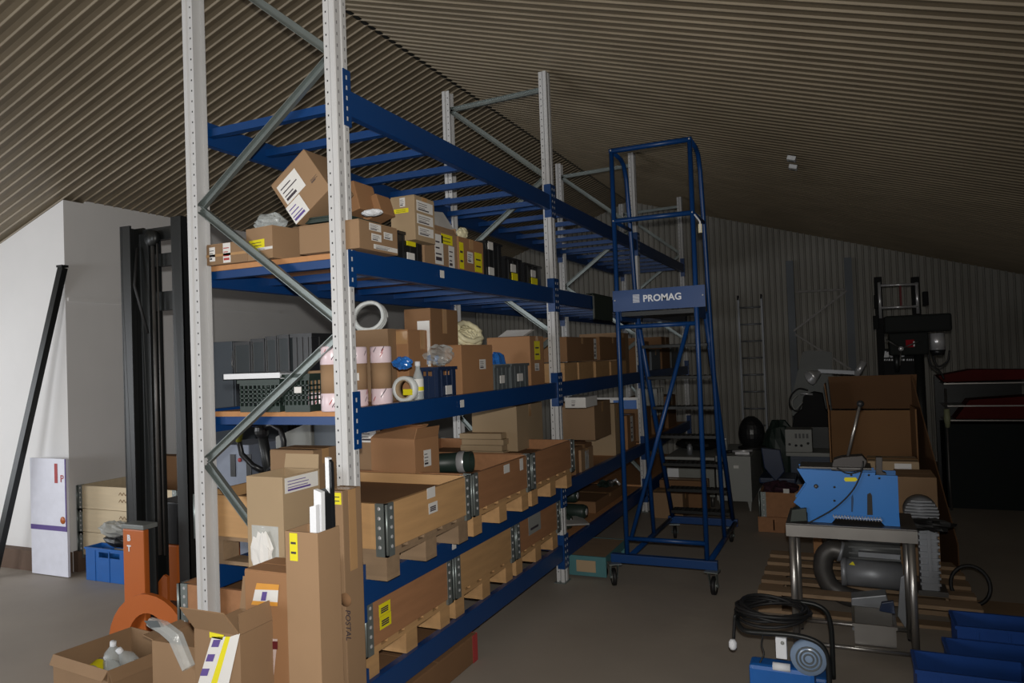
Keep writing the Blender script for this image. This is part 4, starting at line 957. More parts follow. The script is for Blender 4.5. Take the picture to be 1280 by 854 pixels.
# ------------------------------------------------------------------ mobile safety steps
st = thing('mobile_steps', 'tall blue mobile safety steps with a guarded platform and a name panel', 'steps', (.73, 3.2, 0))
XLs, XRs, YFr, r_ = .46, 1.02, 2.6, .017
ztop = 3.13
def tb(name, pts, r=r_, mt=blue, par=None, n=8): return build(M().tube(pts, r, n), name, mt, par or st)
for x in (XLs, XRs):
    tb('front_post', [(x, YFr, .235), (x, YFr, ztop)])
    tb('guard_rail', [(x, YFr, ztop), (x, 2.84, ztop), (x, 2.93, ztop - .03), (x, 2.99, ztop - .13), (x, 3.06, 2.6), (x, 3.14, 2.0), (x, 3.26, 1.3), (x, 3.42, .18)])
    tb('side_rail', [(x, YFr, 2.62), (x, 3.06, 2.62)], .014)
    tb('base_tube', [(x, YFr, .2), (x, 4.05, .17)], .02)
    tb('stringer', [(x - (.02 if x > .8 else -.02), 3.08, 1.95), (x - (.02 if x > .8 else -.02), 4.06, .19)], .02)
tb('top_rail', [(XLs - .015, YFr, ztop), (XRs + .015, YFr, ztop)], .019)
tb('middle_rail', [(XLs, YFr, 2.62), (XRs, YFr, 2.62)], .018)
tb('lower_crossbar', [(XLs, YFr, .345), (XRs, YFr, .345)], .016)
tb('upper_crossbar', [(XLs, YFr, 1.855), (XRs, YFr, 1.855)], .016)
tb('diagonal_brace', [(.50, YFr - .01, .36), (.96, YFr - .01, 1.85)], .015)
build(M().box(.345, 1.09, YFr - .025, YFr + .025, .172, .232), 'front_base_bar', blue, st, bev=.004)
build(M().box(.44, 1.04, 4.04, 4.09, .14, .20), 'rear_base_bar', blue, st, bev=.004)
# name panel
pnl = build(M().box(.435, 1.085, YFr - .024, YFr - .018, 1.965, 2.115), 'name_panel', blue, st)
textmesh('PROMAG', .066, 'lettering', whitef, pnl, Matrix.Translation((.79, YFr - .0255, 2.045)) @ Matrix.Rotation(R(90), 4, 'X'), .0008, .0016)
m = M()
for i in range(8): z = 2.022 + i * .0075; m.box(.582 + .0016 * i * 0, .63, YFr - .0262, YFr - .0242, z, z + .004)
build(m, 'logo_bars', whitef, pnl)
for x in (.45, 1.07):
    build(M().lump((x, YFr - .026, 2.045), (.006, .004, .006), 1, 5, 0, 0), 'rivet', chrome, pnl)
for x, z in ((XLs, ztop), (XRs, ztop), (XLs, 2.62), (XRs, 2.62)):
    build(M().lump((x, YFr - .02, z), (.006, .004, .006), 1, 5, 0, 0), 'bolt', chrome, st)
pl = build(M().box(XLs + .02, XRs - .02, YFr + .02, 3.06, 1.93, 1.96), 'platform', blackm, st)
for x in (XLs + .018, XRs - .018): build(M().box(x - .004, x + .004, YFr + .02, 3.06, 1.9, 2.05), 'toe_board', blue, pl)
for i, z in enumerate((1.71, 1.46, 1.21, .96, .71, .47, .26)):
    y = 3.08 + (1.95 - z) * (4.06 - 3.08) / (1.95 - .19)
    tdd = build(M().box(XLs + .03, XRs - .03, y - .07, y + .09, z - .012, z + .012), 'tread', blackm, st, bev=.002)
    m = M()
    for q in range(12): xx = XLs + .06 + q * .04; m.box(xx, xx + .012, y - .06, y + .08, z + .012, z + .015)
    build(m, 'grip_strips', rubber, tdd)
def castor(x, y, z, par, r=.062, rz=0, nm='castor'):
    T = Matrix.Translation((x, y, r + .002)) @ Matrix.Rotation(rz, 4, 'Z')
    c = build(M().box(-.045, .045, -.045, .045, z - r - .008, z - r, T=T), nm, galv, par)
    m = M()
    for s in (-1, 1): m.prism([T @ Vector((s * .025, -.03, z - r - .008)), T @ Vector((s * .025, .03, z - r - .008)), T @ Vector((s * .025, .045, 0)), T @ Vector((s * .025, .03, -.015))], T.to_3x3() @ Vector((s * .003, 0, 0)))
    m.lathe([(.0, -.03), (.012, -.03), (.012, .03), (0, .03)], 10, T=T @ Matrix.Translation((0, .035, 0)) @ Matrix.Rotation(R(90), 4, 'Y')); build(m, 'castor_fork', galv, c)
    W = T @ Matrix.Translation((0, .035, 0)) @ Matrix.Rotation(R(90), 4, 'Y')
    build(M().lathe([(r * .72, -.016), (r, -.012), (r, .012), (r * .72, .016)], 24, T=W), 'castor_wheel', rubber, c)
    build(M().lathe([(0, -.013), (r * .74, -.011), (r * .74, .011), (0, .013)], 20, T=W), 'castor_hub', greym, c)
castor(.372, 2.565, .172, st, rz=.5); castor(1.058, 2.565, .172, st, rz=-.1); castor(.50, 4.03, .14, st, .055, .2); castor(.98, 4.03, .14, st, .055, 0)
tag(build(M().tube([P(868, 268, 1, 2.58), P(875, 277, 1, 2.58), P(875.5, 290, 1, 2.58)], .006, 6), 'cord', whitef), 'white cord with a tag hanging from the right rail of the blue steps', 'cord')
build(M().box(-.012, .012, -.004, .004, -.06, .0), 'tag', creamh, None).location = P(875.5, 291, 1, 2.58)
o = [x for x in COL.objects if x.name.startswith('tag')][-1]; o.name = 'paper_tag'; tag(o, 'small cream tag at the end of the white cord on the steps', 'tag')

# ------------------------------------------------------------------ steel table and the blue machine on it
tbx0, tbx1, tby0, tby1, tz = 1.60, 2.235, 1.74, 2.16, .705
tt = thing('steel_table', 'low brushed steel table with tubular legs carrying the blue machine', 'table', ((tbx0 + tbx1) / 2, (tby0 + tby1) / 2, 0))
build(M().box(tbx0, tbx1, tby0, tby1, tz - .008, tz), 'table_top', dsteel, tt, bev=.002)
m = M(); m.box(tbx0, tbx1, tby0, tby0 + .02, tz - .07, tz - .008); m.box(tbx0, tbx1, tby1 - .02, tby1, tz - .07, tz - .008); m.box(tbx0, tbx0 + .02, tby0 + .02, tby1 - .02, tz - .07, tz - .008); m.box(tbx1 - .02, tbx1, tby0 + .02, tby1 - .02, tz - .07, tz - .008)
build(m, 'apron', steel, tt)
for x in (tbx0 + .03, tbx1 - .03):
    for y in (tby0 + .03, tby1 - .03):
        lg = build(M().tube([(x, y, .012), (x, y, tz - .07)], .019, 14), 'leg', steel, tt)
        build(M().lathe([(0, 0), (.016, 0), (.016, .014), (0, .014)], 12, T=Matrix.Translation((x, y, 0))), 'foot', rubber, lg)
for y in (tby0 + .03, tby1 - .03): tb('stretcher', [(tbx0 + .03, y, .055), (tbx1 - .03, y, .055)], .011, steel, tt)
for x in (tbx0 + .03, tbx1 - .03): tb('stretcher', [(x, tby0 + .03, .055), (x, tby1 - .03, .055)], .011, steel, tt)
# notching machine
yn = 1.80
nm = thing('notching_machine', 'sky blue notching machine with a long hand lever on the steel table', 'machine', (1.9, 1.9, tz))
def poly(pts, y, d, name, mt, par, bev=0):
    return build(M().prism([P(px, py, 1, y) for px, py in pts], (0, d, 0)), name, mt, par, bev)
zb0 = tz + .001
out = [P(px, py, 1, yn) for px, py in ((996, 586), (1060, 590), (1094, 591), (1094, 594), (1122, 595), (1124, 645))]
xl_, xr_ = P(1010, 655, 1, yn).x, out[-1].x
pts = [Vector((p.x, yn, p.z)) for p in out] + [Vector((xr_ + .002, yn, zb0)), Vector((xr_ - .07, yn, zb0)), Vector((xr_ - .09, yn, zb0 + .025)), Vector((xl_ + .14, yn, zb0 + .025)), Vector((xl_ + .12, yn, zb0)), Vector((xl_, yn, zb0)), Vector((xl_ + .0, yn, P(1008, 641, 1, yn).z)), P(992, 628, 1, yn), P(1008, 605, 1, yn)]
build(M().prism(pts, (0, .012, 0)), 'side_plate', notchb, nm)
build(M().prism([p + Vector((0, .17, 0)) for p in pts], (0, .012, 0)), 'side_plate', notchb, nm)
build(M().box(xl_ + .04, xr_ - .01, yn + .013, yn + .169, zb0 + .04, P(1060, 600, 1, yn).z), 'frame_core', dsteel, nm)
a = P(997, 585, 1, yn); b = P(1122, 594, 1, yn)
build(M().box(a.x + .01, xr_ - .12, yn - .004, yn + .186, a.z + .0, a.z + .008), 'top_plate', dsteel, nm)
poly(((1056, 597), (1070, 597), (1072, 600), (1069, 602), (1057, 602), (1055, 600)), yn - .0012, -.001, 'yellow_label', yellow, nm)
m = M(); a = P(1041, 646, 1, yn - .012); b = P(1103, 650, 1, yn - .012); k = 150; hp = []
for i in range(k + 1):
    u = i / k; w = 2 * PI * u * 17; hp.append((a.x + (b.x - a.x) * u, yn - .013 + .011 * math.cos(w), a.z + (b.z - a.z) * u + .011 * math.sin(w)))
build(m.tube(hp, .0022, 6), 'spring', chrome, nm)
for (px, py) in ((1043, 609), (1043, 626), (1064, 594), (1086, 594), (1099, 598)):
    c = P(px, py, 1, yn - .001); build(M().lathe([(0, 0), (.006, 0), (.006, .002), (0, .002)], 10, T=Matrix.Translation(c) @ Matrix.Rotation(R(90), 4, 'X')), 'screw', black, nm)
c = P(1020, 608, 1, yn - .001); build(M().lathe([(0, 0), (.012, 0), (.010, .01), (0, .01)], 10, T=Matrix.Translation(c) @ Matrix.Rotation(R(90), 4, 'X')), 'knob', dsteel, nm)
poly(((1084, 618), (1088, 616), (1090, 620), (1091, 644), (1084, 644)), yn - .0012, -.001, 'slot', mat('dark_slot', (44, 40, 36), .7), nm)
poly(((1064, 622), (1066, 618), (1067, 624), (1066, 640), (1064, 640)), yn - .0012, -.001, 'slot', mat('dark_blue_slot', (20, 60, 100), .6), nm)
# clamp and lever
poly(((1039, 588), (1042, 575), (1052, 572), (1078, 570), (1084, 577), (1080, 587), (1060, 591)), yn + .03, .10, 'clamp_head', mat('dark_cast_steel', (62, 58, 56), .5, .3), nm, .004)
poly(((1095, 594), (1095, 572), (1103, 572), (1103, 590), (1108, 592), (1108, 595), (1092, 595)), yn + .03, .05, 'die_block', MATS['dark_cast_steel'], nm, .002)
a = P(1059, 574, 1, yn + .08); b = P(1075, 506, 1, yn + .08)
build(M().tube([a, b], .008, 10), 'lever', steel, nm); build(M().lump(P(1075.5, 505, 1, yn + .08), (.019, .019, .019), 1, 10, 0, 0), 'lever_knob', black, nm)
tag(build(M().tube([*smooth([P(1046, 585, 1, yn - .03), P(1060, 592, 1, yn - .035), P(1076, 588, 1, yn - .03), P(1079, 577, 1, yn - .02), P(1077, 590, 1, yn - .02), P(1066, 613, 1, yn - .03), P(1045, 634, 1, yn - .03), P(1022, 648, 1, yn - .03), P(1000, 659, 1, yn - .03)])], .004, 8), 'cable', rubber), 'black cable looping over the front of the blue notching machine', 'cable')
o = poly(((988, 657), (990, 642), (1008, 640), (1009, 656)), yn - .03, .08, 'tool_block', mat('grey_green', (44, 52, 46), .6), None, .003); o.location.z = tz + .001; tag(o, 'grey green tool block at the left end of the steel table', 'tool')

# ------------------------------------------------------------------ pallet with side channel blowers behind the table
wp = make_pallet('wide slatted wooden pallet under the grey blowers', (1.98, 2.85, .002), 0, woodg, None, L=1.22, W=1.0)
PZ = .14
bl = thing('side_channel_blower', 'grey cast blower with a ribbed silencer cylinder lying on the wide pallet', 'blower', (2.1, 2.5, PZ))
yb = 2.55
a = P(1054, 714, 1, yb); b = P(1128, 722, 1, yb)
build(M().tube([a, b], .082, 28), 'silencer', alu, bl)
build(M().tube([a + Vector((-.012, 0, .0)), a + Vector((.02, 0, 0))], .088, 28), 'silencer_cap', alu, bl)
poly(((1061, 706), (1066, 702), (1069, 707)), yb - .084, .001, 'warning_label', yellow, bl)
m = M(); a2 = P(1048, 686, 1, yb + .12); b2 = P(1125, 690, 1, yb + .12); m.tube([a2, b2], .078, 24)
for q in range(14):
    w = 2 * PI * q / 14; d = Vector((0, math.cos(w), math.sin(w))); m.bar(a2 + d * .082 + Vector((.06, 0, 0)), b2 + d * .082, .006, .012)
build(m, 'motor', mat('dark_cast', (96, 98, 98), .5, .3), bl)
poly(((1073, 690), (1125, 694), (1125, 700), (1073, 696)), yb - .0, .05, 'terminal_box', alu, bl)
pth = [P(1052, 690, 1, yb), P(1040, 686, 1, yb), P(1030, 694, 1, yb), P(1028, 712, 1, yb), P(1036, 732, 1, yb), P(1055, 745, 1, yb), P(1085, 752, 1, yb)]
rdp = []
for i in range(len(pth) - 1):
    for k in range(4): rdp.append(pth[i].lerp(pth[i + 1], k / 4))
rdp.append(pth[-1]); sm_ = [rdp[0]] + [(rdp[i - 1] + rdp[i] + rdp[i + 1]) / 3 for i in range(1, len(rdp) - 1)] + [rdp[-1]]
build(M().tube(sm_, .058, 18), 'elbow_pipe', dsteel, bl); build(M().tube([sm_[0] - (sm_[1] - sm_[0]) * .3, sm_[1]], .064, 18), 'pipe_clamp', alu, bl)
poly(((1064, 748), (1108, 744), (1112, 760), (1110, 800), (1066, 802)), 2.2, .12, 'housing', alu, bl, .006)
poly(((1126, 722), (1138, 716), (1142, 742), (1132, 786), (1122, 770)), 2.2, .02, 'tilted_plate', alu, bl, .003)
b1 = thing('side_channel_blower', 'upright grey finned blower standing right of the steel table', 'blower', (2.35, 2.6, PZ))
yv = 2.62; m = M()
cc = P(1151, 640, 1, yv); R_ = abs(P(1173, 640, 1, yv).x - cc.x) * 1.0
T = Matrix.Translation(cc) @ Matrix.Rotation(R(90), 4, 'X')
m.lathe([(0, -.10), (R_ * .8, -.10), (R_, -.08), (R_, .02), (R_ * .9, .04), (0, .04)], 30, T=T); build(m, 'impeller_housing', alu, b1)
m = M()
for q in range(9):
    z = -R_ * .8 + q * R_ * .2; w = math.sqrt(max(0, R_ * R_ * .98 - z * z)); m.box(cc.x - w, cc.x + w, yv - .062, yv - .04, cc.z + z - .005, cc.z + z + .005)
build(m, 'cooling_fins', alu, b1)
x0 = P(1150, 720, 1, yv).x; x1 = P(1173, 720, 1, yv).x; z1_ = cc.z - R_ * .7
build(M().box(x0, x1, yv - .08, yv + .06, PZ, z1_), 'stand_housing', alu, b1, bev=.01)
m = M()
for q in range(9): z = PZ + .06 + q * (z1_ - PZ - .08) / 9; m.box(x0 - .006, x1 + .006, yv - .088, yv - .06, z, z + .014)
m.box((x0 + x1) / 2 - .008, (x0 + x1) / 2 + .008, yv - .094, yv - .07, PZ + .1, z1_); build(m, 'clamp_bands', alu, b1)
build(M().box(x0 - .02, x1 + .04, yv - .10, yv + .08, PZ, PZ + .03), 'foot_plate', dsteel, b1)
lumpy('black_cloth', 'black cloth draped over the upright grey finned blower', 'cloth', Vector((P(1160, 656, 1, yv - .1).x, yv - .10, P(1160, 656, 1, yv - .1).z)), (.13, .045, .035), rubber, 7, .3)
gb_ = crate('square open grey sheet metal box on the stretchers below the table', P(1068, 790, 1, 1.80).x, P(1120, 790, 1, 1.80).x, 1.80, 2.08, .068, P(1090, 781, 1, 1.80).z, mt=steel, name='metal_box', cat='box', handle=False)
tag(poly(((1100, 782), (1103, 772), (1118, 770), (1120, 786)), 2.0, .03, 'blue_cloth', navy, None, .003), 'small dark blue rag above the grey sheet metal box', 'rag').location.z = P(1090, 781, 1, 1.80).z + .002

# ------------------------------------------------------------------ large open carton and smaller cartons behind the table
Yc = 3.75
bxl, bxr = P(1037, 560, 1, Yc).x, P(1148, 560, 1, Yc).x
zt2 = P(1090, 512, 1, Yc).z
bc = thing('cardboard_box', 'huge brown carton with raised back flap behind the blue machine', 'box', ((bxl + bxr) / 2, Yc + .4, 0))
m = M(); m.box(bxl, bxr, Yc + .5, Yc + .51, .002, P(1090, 513, 1, Yc + .5).z); m.box(bxl, bxl + .01, Yc, Yc + .5, .002, zt2); m.box(bxl, bxr, Yc, Yc + .01, .002, P(1090, 604, 1, Yc).z); m.box(bxl + .01, bxr - .01, Yc + .01, Yc + .5, .002, .02)
m.box(bxr - .01, bxr, Yc + .01, Yc + .5, .002, zt2); bigc = mat('cardboard_deep_brown', (122, 90, 60), .85, ns=4, na=.12, spec=.2); bigd = mat('cardboard_deep_brown_dark', (92, 66, 44), .85, ns=4, na=.12, spec=.2); build(m, 'body', bigc, bc)  # dark brown board, deepened further for the shade inside the carton
zf = P(1090, 513, 1, Yc + .5).z
q0 = P(1040, 511, 1, Yc + .49); q1 = P(1145, 511, 1, Yc + .49); q2 = P(1146, 468, 1, Yc + .42); q3 = P(1035, 471, 1, Yc + .42)
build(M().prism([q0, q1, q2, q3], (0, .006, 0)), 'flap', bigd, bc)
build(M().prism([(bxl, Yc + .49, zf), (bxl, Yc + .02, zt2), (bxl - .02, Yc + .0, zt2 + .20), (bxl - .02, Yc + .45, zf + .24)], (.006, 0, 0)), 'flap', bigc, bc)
sd = [P(1147, 470, 1, Yc + .42), P(1150, 600, 1, Yc + .2), P(1186, 640, 1, Yc - .5), P(1207, 700, 1, Yc - .5), P(1200, 600, 1, Yc - .2)]
yA = Yc + .42
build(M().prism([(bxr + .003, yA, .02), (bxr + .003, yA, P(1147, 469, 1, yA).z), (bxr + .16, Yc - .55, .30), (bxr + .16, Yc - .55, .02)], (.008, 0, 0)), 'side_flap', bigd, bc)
carton('plain brown carton between the blue machine and the upright blower', P(1122, 620, 1, 2.95).x, P(1172, 620, 1, 2.95).x, 2.95, 3.3, PZ + .0, P(1150, 597, 1, 2.95).z, mt=card, tapes=False)
carton('pale carton with a white label before the huge brown carton', P(1086, 600, 1, 3.4).x, P(1150, 600, 1, 3.4).x, 3.4, 3.7, PZ, P(1110, 577, 1, 3.4).z, mt=card3, labels=[('F', .52, .55, .85, .98, 'w'), ('F', .86, .0, .99, 1, 'k')][:1])
carton('tall orange strip of carton behind the left table legs', P(1017, 690, 1, 3.3).x, P(1028, 690, 1, 3.3).x, 3.32, 3.5, PZ, P(1020, 672, 1, 3.3).z, mt=card2, tapes=False)
build_ = build(M().box(P(1024, 690, 1, 3.4).x + .05, P(1060, 690, 1, 3.4).x, 3.5, 3.56, PZ, P(1040, 672, 1, 3.5).z), 'grey_panel', bluegrey); tag(build_, 'grey panel standing behind the blowers on the pallet', 'panel')

# ------------------------------------------------------------------ blue pump unit with black hoop handles and cable
pu = thing('pump_unit', 'blue wheeled pump unit with black hoop handles in the near right foreground', 'pump', (1.62, 1.15, 0))
def Q(px, py, y): return P(px, py, 1, y)
near = [(Q(1036, 850, 1.0).x, 1.0, .04), Q(1036, 840, 1.0), Q(1032, 815, 1.0), Q(1018, 801, 1.0), Q(990, 794, 1.0), Q(950, 791, 1.0), Q(930, 788, 1.02), Q(922, 778, 1.08), Q(922, 766, 1.2), Q(930, 757, 1.32), Q(950, 753, 1.36)]
far = [Q(985, 752, 1.37), Q(1015, 755, 1.38), Q(1032, 764, 1.38), Q(1038, 780, 1.38), Q(1040, 800, 1.38), (Q(1041, 830, 1.38).x, 1.38, .04)]
build(M().tube(smooth(near + far), .012, 10), 'hoop_handle', blackm, pu)
x0, x1 = Q(936, 850, 1.0).x, Q(1034, 850, 1.0).x
zb1 = Q(960, 832, 1.02).z
build(M().box(x0, x1 - .05, 1.01, 1.12, .02, zb1), 'tank', bluep, pu, bev=.02)
build(M().box(x1 - .12, x1 + .0, 1.125, 1.30, .03, Q(1000, 846, 1.12).z), 'motor_cover', bluep, pu, bev=.015)
cf = Q(1011, 823, 1.0)
build(M().lathe([(0, 0), (.062, 0), (.075, .015), (.08, .05), (.074, .07), (.0, .07)], 28, T=Matrix.Translation((cf.x, 1.06, cf.z)) @ Matrix.Rotation(R(90), 4, 'X')), 'filter_bowl', mat('clouded_blue_plastic', (130, 150, 176), .25, ns=10, na=.2), pu)
m = M()
for k in range(3): 
    rr2 = .052 - k * .016; m.tube([(cf.x + rr2 * math.cos(w), 1.0 - .012 - .0 * k, cf.z + rr2 * math.sin(w)) for w in [2 * PI * i / 24 for i in range(24)]], .004, 6, closed=True)
build(m, 'filter_rings', greyp, pu)
a, b = Q(969, 797, 1.02), Q(984, 825, 1.02)
sw = build(M().box(a.x, b.x, 1.02, 1.06, b.z, a.z), 'switch_box', whitef, pu, bev=.004); c = Q(978, 804, 1.019)
build(M().lathe([(0, 0), (.008, 0), (.008, .004), (0, .004)], 12, T=Matrix.Translation((c.x, 1.02, c.z)) @ Matrix.Rotation(R(90), 4, 'X')), 'button', greym, sw)
a, b = Q(966, 832, 1.02), Q(988, 836, 1.02); build(M().tube([(a.x, 1.02, (a.z + b.z) / 2), (b.x, 1.02, (a.z + b.z) / 2)], .018, 14), 'white_connector', whitef, pu)
for x in (x0 + .05, x1 - .06):
    build(M().lathe([(0, -.015), (.04, -.015), (.04, .015), (0, .015)], 18, T=Matrix.Translation((x, 1.33, .042)) @ Matrix.Rotation(R(90), 4, 'Y')), 'wheel', rubber, pu)
    build(M().lathe([(0, 0), (.02, 0), (.016, .03), (0, .03)], 10, T=Matrix.Translation((x, 1.06, .0))), 'foot', rubber, pu)
# coiled cable resting across the handles
rnd = random.Random(5); pts = []
c1 = (Q(930, 770, 1.15) + Q(1003, 775, 1.3)) / 2
for i in range(7 * 22):
    a = 2 * PI * i / 22; k = 1 + .12 * math.sin(a * .27 + 1)
    pts.append(Vector((c1.x + .155 * k * math.cos(a), 1.2 + .15 * k * math.sin(a), c1.z + .035 + .004 * (i // 22) + .02 * math.sin(a * 1.13))))
pts += [pts[-1] + Vector((-.06, -.03, 0))]
e1 = Q(918, 772, 1.08); e2 = Q(917, 798, 1.08)
pts += smooth([Vector((c1.x - .14, 1.13, c1.z + .03)), e1 + Vector((.004, 0, .01)), e1 + Vector((0, 0, -.02)), e2], 5)
cb = thing('power_cable', 'coiled black power cable with a white plug hung over the pump handles', 'cable', (c1.x, 1.2, c1.z))
build(M().tube(pts, .0075, 7), 'cord', rubber, cb)
e3 = Q(916, 806, 1.08)
build(M().lathe([(0, .025), (.010, .025), (.019, .012), (.019, -.010), (.012, -.022), (0, -.022)], 12, T=Matrix.Translation(e3)), 'plug', whitef, cb)
tag(build(M().tube(smooth([Q(954, 793, 1.06), Q(952, 806, 1.06), Q(955, 818, 1.05), Q(950, 830, 1.04), Q(960, 834, 1.03), Q(968, 832, 1.03)]), .004, 6), 'control_cable', rubber), 'thin black cable dropping from the handle to the white connector', 'cable')
# blue crates at the right edge
for i, (px0, px1, py, y, lb) in enumerate(((1146, 1290, 838, 1.05, 'lower front'), (1187, 1300, 820, 1.28, 'middle'), (1196, 1300, 783, 1.52, 'upper rear'))):
    z1 = P(px0 + 10, py, 1, y).z; x0 = P(px0, py, 1, y).x
    crate(lb + ' stacked blue plastic crate at the right edge of the aisle', x0, x0 + .42, y, y + .22, .002, z1, mt=mat('deep_blue_plastic', (14, 60, 128), .45), group='blue crates at the right edge', handle=False)
cr = P(1213, 732, 1, 2.75)
rg = thing('rubber_hose', 'loop of black hose standing right of the upright blower', 'hose', cr)
build(M().tube([(cr.x + .105 * math.cos(w), 2.75 + .02 * math.sin(w), cr.z + .115 * math.sin(w)) for w in [2 * PI * i / 30 for i in range(30)]], .012, 8, closed=True), 'loop', rubber, rg)
build(M().box(cr.x - .3, cr.x + .3, 2.6, 2.9, .002, cr.z - .129), 'stand', woodg, rg)

# ------------------------------------------------------------------ back of the hall
# aluminium ladder on the gable wall
ld = thing('ladder', 'long aluminium ladder leaning upright against the ribbed back wall', 'ladder', (.66, 9.1, 0))
yl = 9.18
lx0, lx1 = P(924, 400, 1, yl).x, P(953, 400, 1, yl).x; lz = P(938, 372, 1, yl).z
for x in (lx0, lx1): build(M().box(x - .014, x + .014, yl - .03, yl + .03, .002, lz), 'stile', alu, ld); build(M().tube([(x, yl, lz), (x, yl - .02, lz + .03), (x + .0, yl - .06, lz + .03), (x, yl - .07, lz - .03)], .012, 6), 'hook', black, ld)
n = 9
for i in range(n): z = .25 + (lz - .4) * i / (n - 1); build(M().tube([(lx0, yl, z), (lx1, yl, z)], .014, 8), 'rung', alu, ld)
# spare upright frame with zigzag braces leaning against the back wall
sf = thing('upright_frame', 'spare dark rack frame with zigzag braces leaning against the back wall', 'rack frame', (1.7, 9.1, 0))
ys = 9.15
for px in (990, 1063):
    x = P(px, 400, 1, ys).x; build(M().box(x - .05, x + .05, ys - .03, ys + .03, .002, P(px, 326 if px < 1000 else 322, 1, ys).z), 'post', bluegrey, sf)
for a, b in (((995, 365), (1055, 362)), ((1058, 364), (992, 414)), ((994, 418), (1064, 462))): build(M().bar(P(*a, 1, ys - .035), P(*b, 1, ys - .035), .03, .03, up=(0, 1, 0)), 'brace', dsteel, sf)
# workbench with drawer cabinet
wb = thing('workbench', 'grey steel workbench with a white drawer front and a cabinet at its right end', 'workbench', (.6, 5.9, 0))
zw = .545
build(M().box(.14, .66, 5.35, 6.4, zw - .03, zw), 'worktop', greym, wb, bev=.003)
cbn = build(M().box(.67, 1.02, 5.35, 6.4, .10, zw + .02), 'cabinet', greym, wb, bev=.004)
for x in (.70, .99):
    for y in (5.4, 6.35): build(M().prism([(x - .02, y - .02, .10), (x + .02, y - .02, .10), (x + .012, y - .02, 0), (x - .0, y - .02, 0)], (0, .04, 0)), 'leg', greym, wb)
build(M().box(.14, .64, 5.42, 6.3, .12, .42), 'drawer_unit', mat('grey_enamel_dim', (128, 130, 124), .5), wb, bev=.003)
build(M().box(.15, .27, 5.405, 5.42, .32, .42), 'drawer_front', whitef, wb)
for x in (.2, .6): build(M().tube([(x, 5.5, 0), (x, 5.5, .12)], .02, 8), 'castor', dsteel, wb)
build(M().box(.85, .90, 5.345, 5.35, .44, .47), 'label', white, wb)
carton('brown carton on the floor before the grey workbench', .10, .42, 4.82, 5.12, .002, .255, mt=card)
carton('darker carton behind the carton in front of the workbench', .12, .60, 5.14, 5.34, .002, .33, mt=cardd)
t = thing('spray_can', 'silver can standing on the left half of the workbench', 'can', (.37, 5.55, zw))
build(M().lathe([(0, .001), (.03, .001), (.03, .09), (.02, .10), (.02, .115), (0, .115)], 18), 'body', alu, t, local=True); build(M().lathe([(0, .128), (.012, .128), (.012, .115), (0, .115)], 12), 'nozzle', black, t, local=True)
t = thing('canister', 'pale small bottle at the right half of the workbench', 'bottle', (.74, 5.6, zw + .02))
build(M().lathe([(0, .001), (.025, .001), (.025, .11), (.012, .13), (.012, .14), (0, .14)], 18), 'body', greym, t, local=True); build(M().lathe([(0, .155), (.013, .155), (.013, .141), (0, .141)], 12), 'cap', whitef, t, local=True)
t = thing('work_helmet', 'round black dome shaped cover standing on the workbench cabinet', 'helmet', (.97, 6.0, zw + .02))
build(M().lump((0, 0, .17), (.14, .14, .19), 2, 12, 0, .01), 'shell', black, t, local=True); build(M().lathe([(.12, .0), (.15, 0), (.15, .02), (.10, .04)], 20), 'rim', rubber, t, local=True)
t = thing('tool', 'bright chrome tool lying on the workbench cabinet before the black dome', 'tool', (.95, 5.55, zw + .02))
a_, b_2 = P(915, 553, 1, 5.5), P(940, 550, 1, 5.5)
m = M(); m.tube([(a_.x, 5.5, zw + .05), (b_2.x, 5.5, zw + .06)], .012, 8); m.box(a_.x + .03, b_2.x - .03, 5.48, 5.53, zw + .021, zw + .045); build(m, 'shaft', chrome, t)
build(M().tube([(a_.x - .06, 5.5, zw + .045), (a_.x, 5.5, zw + .05)], .016, 8), 'grip', rubber, t)
lumpy('dark_sack', 'dark green sack slumped behind the workbench cabinet', 'sack', Vector((1.22, 6.45, .42)), (.20, .16, .42), dgreen, 31, .08)
lumpy('dark_sack', 'flat dark sack lying on the left of the workbench behind the steps', 'sack', Vector((.40, 6.0, zw + .075)), (.25, .25, .075), rubber, 33, .12)
# dark blue chair-like bag and low brown collar crate
t = thing('office_chair', 'dark blue upholstered chair tipped beside the workbench', 'chair', (1.27, 5.3, 0))
build(M().prism([P(951, 560, 1, 5.2), P(975, 563, 1, 5.2), P(981, 590, 1, 5.2), P(970, 603, 1, 5.2), P(955, 585, 1, 5.2)], (0, .08, 0)), 'backrest', navy, t, bev=.01)
build(M().box(1.10, 1.45, 5.3, 5.7, .30, .36), 'seat', navy, t, bev=.015); build(M().tube([(1.28, 5.5, .06), (1.28, 5.5, .30)], .025, 10), 'column', blackm, t)
for q in range(5): w = 2 * PI * q / 5; build(M().bar((1.28, 5.5, .07), (1.28 + .22 * math.cos(w), 5.5 + .22 * math.sin(w), .03), .03, .03), 'base_leg', blackm, t)
make_pallet('small wooden pallet under the reddish crate left of the blue machine', (1.36, 4.75, .002), 0, woodr, None, L=.40, W=.5)
r = make_collar('reddish collar crate with a white sticker left of the blue machine', (1.36, 4.75, .140), 0, woodr, woodr, None, L=.36, W=.48, H=.22)
a = P(979, 611, 1, 4.508); build(M().box(a.x, a.x + .05, 4.505, 4.508, a.z - .04, a.z), 'label', white, r)
lumpy('purple_cloth', 'dark purple cloth heaped in the reddish collar crate', 'cloth', Vector((1.34, 4.75, .36)), (.15, .18, .06), mat('dark_purple_cloth', (58, 30, 44), .8), 41, .2)
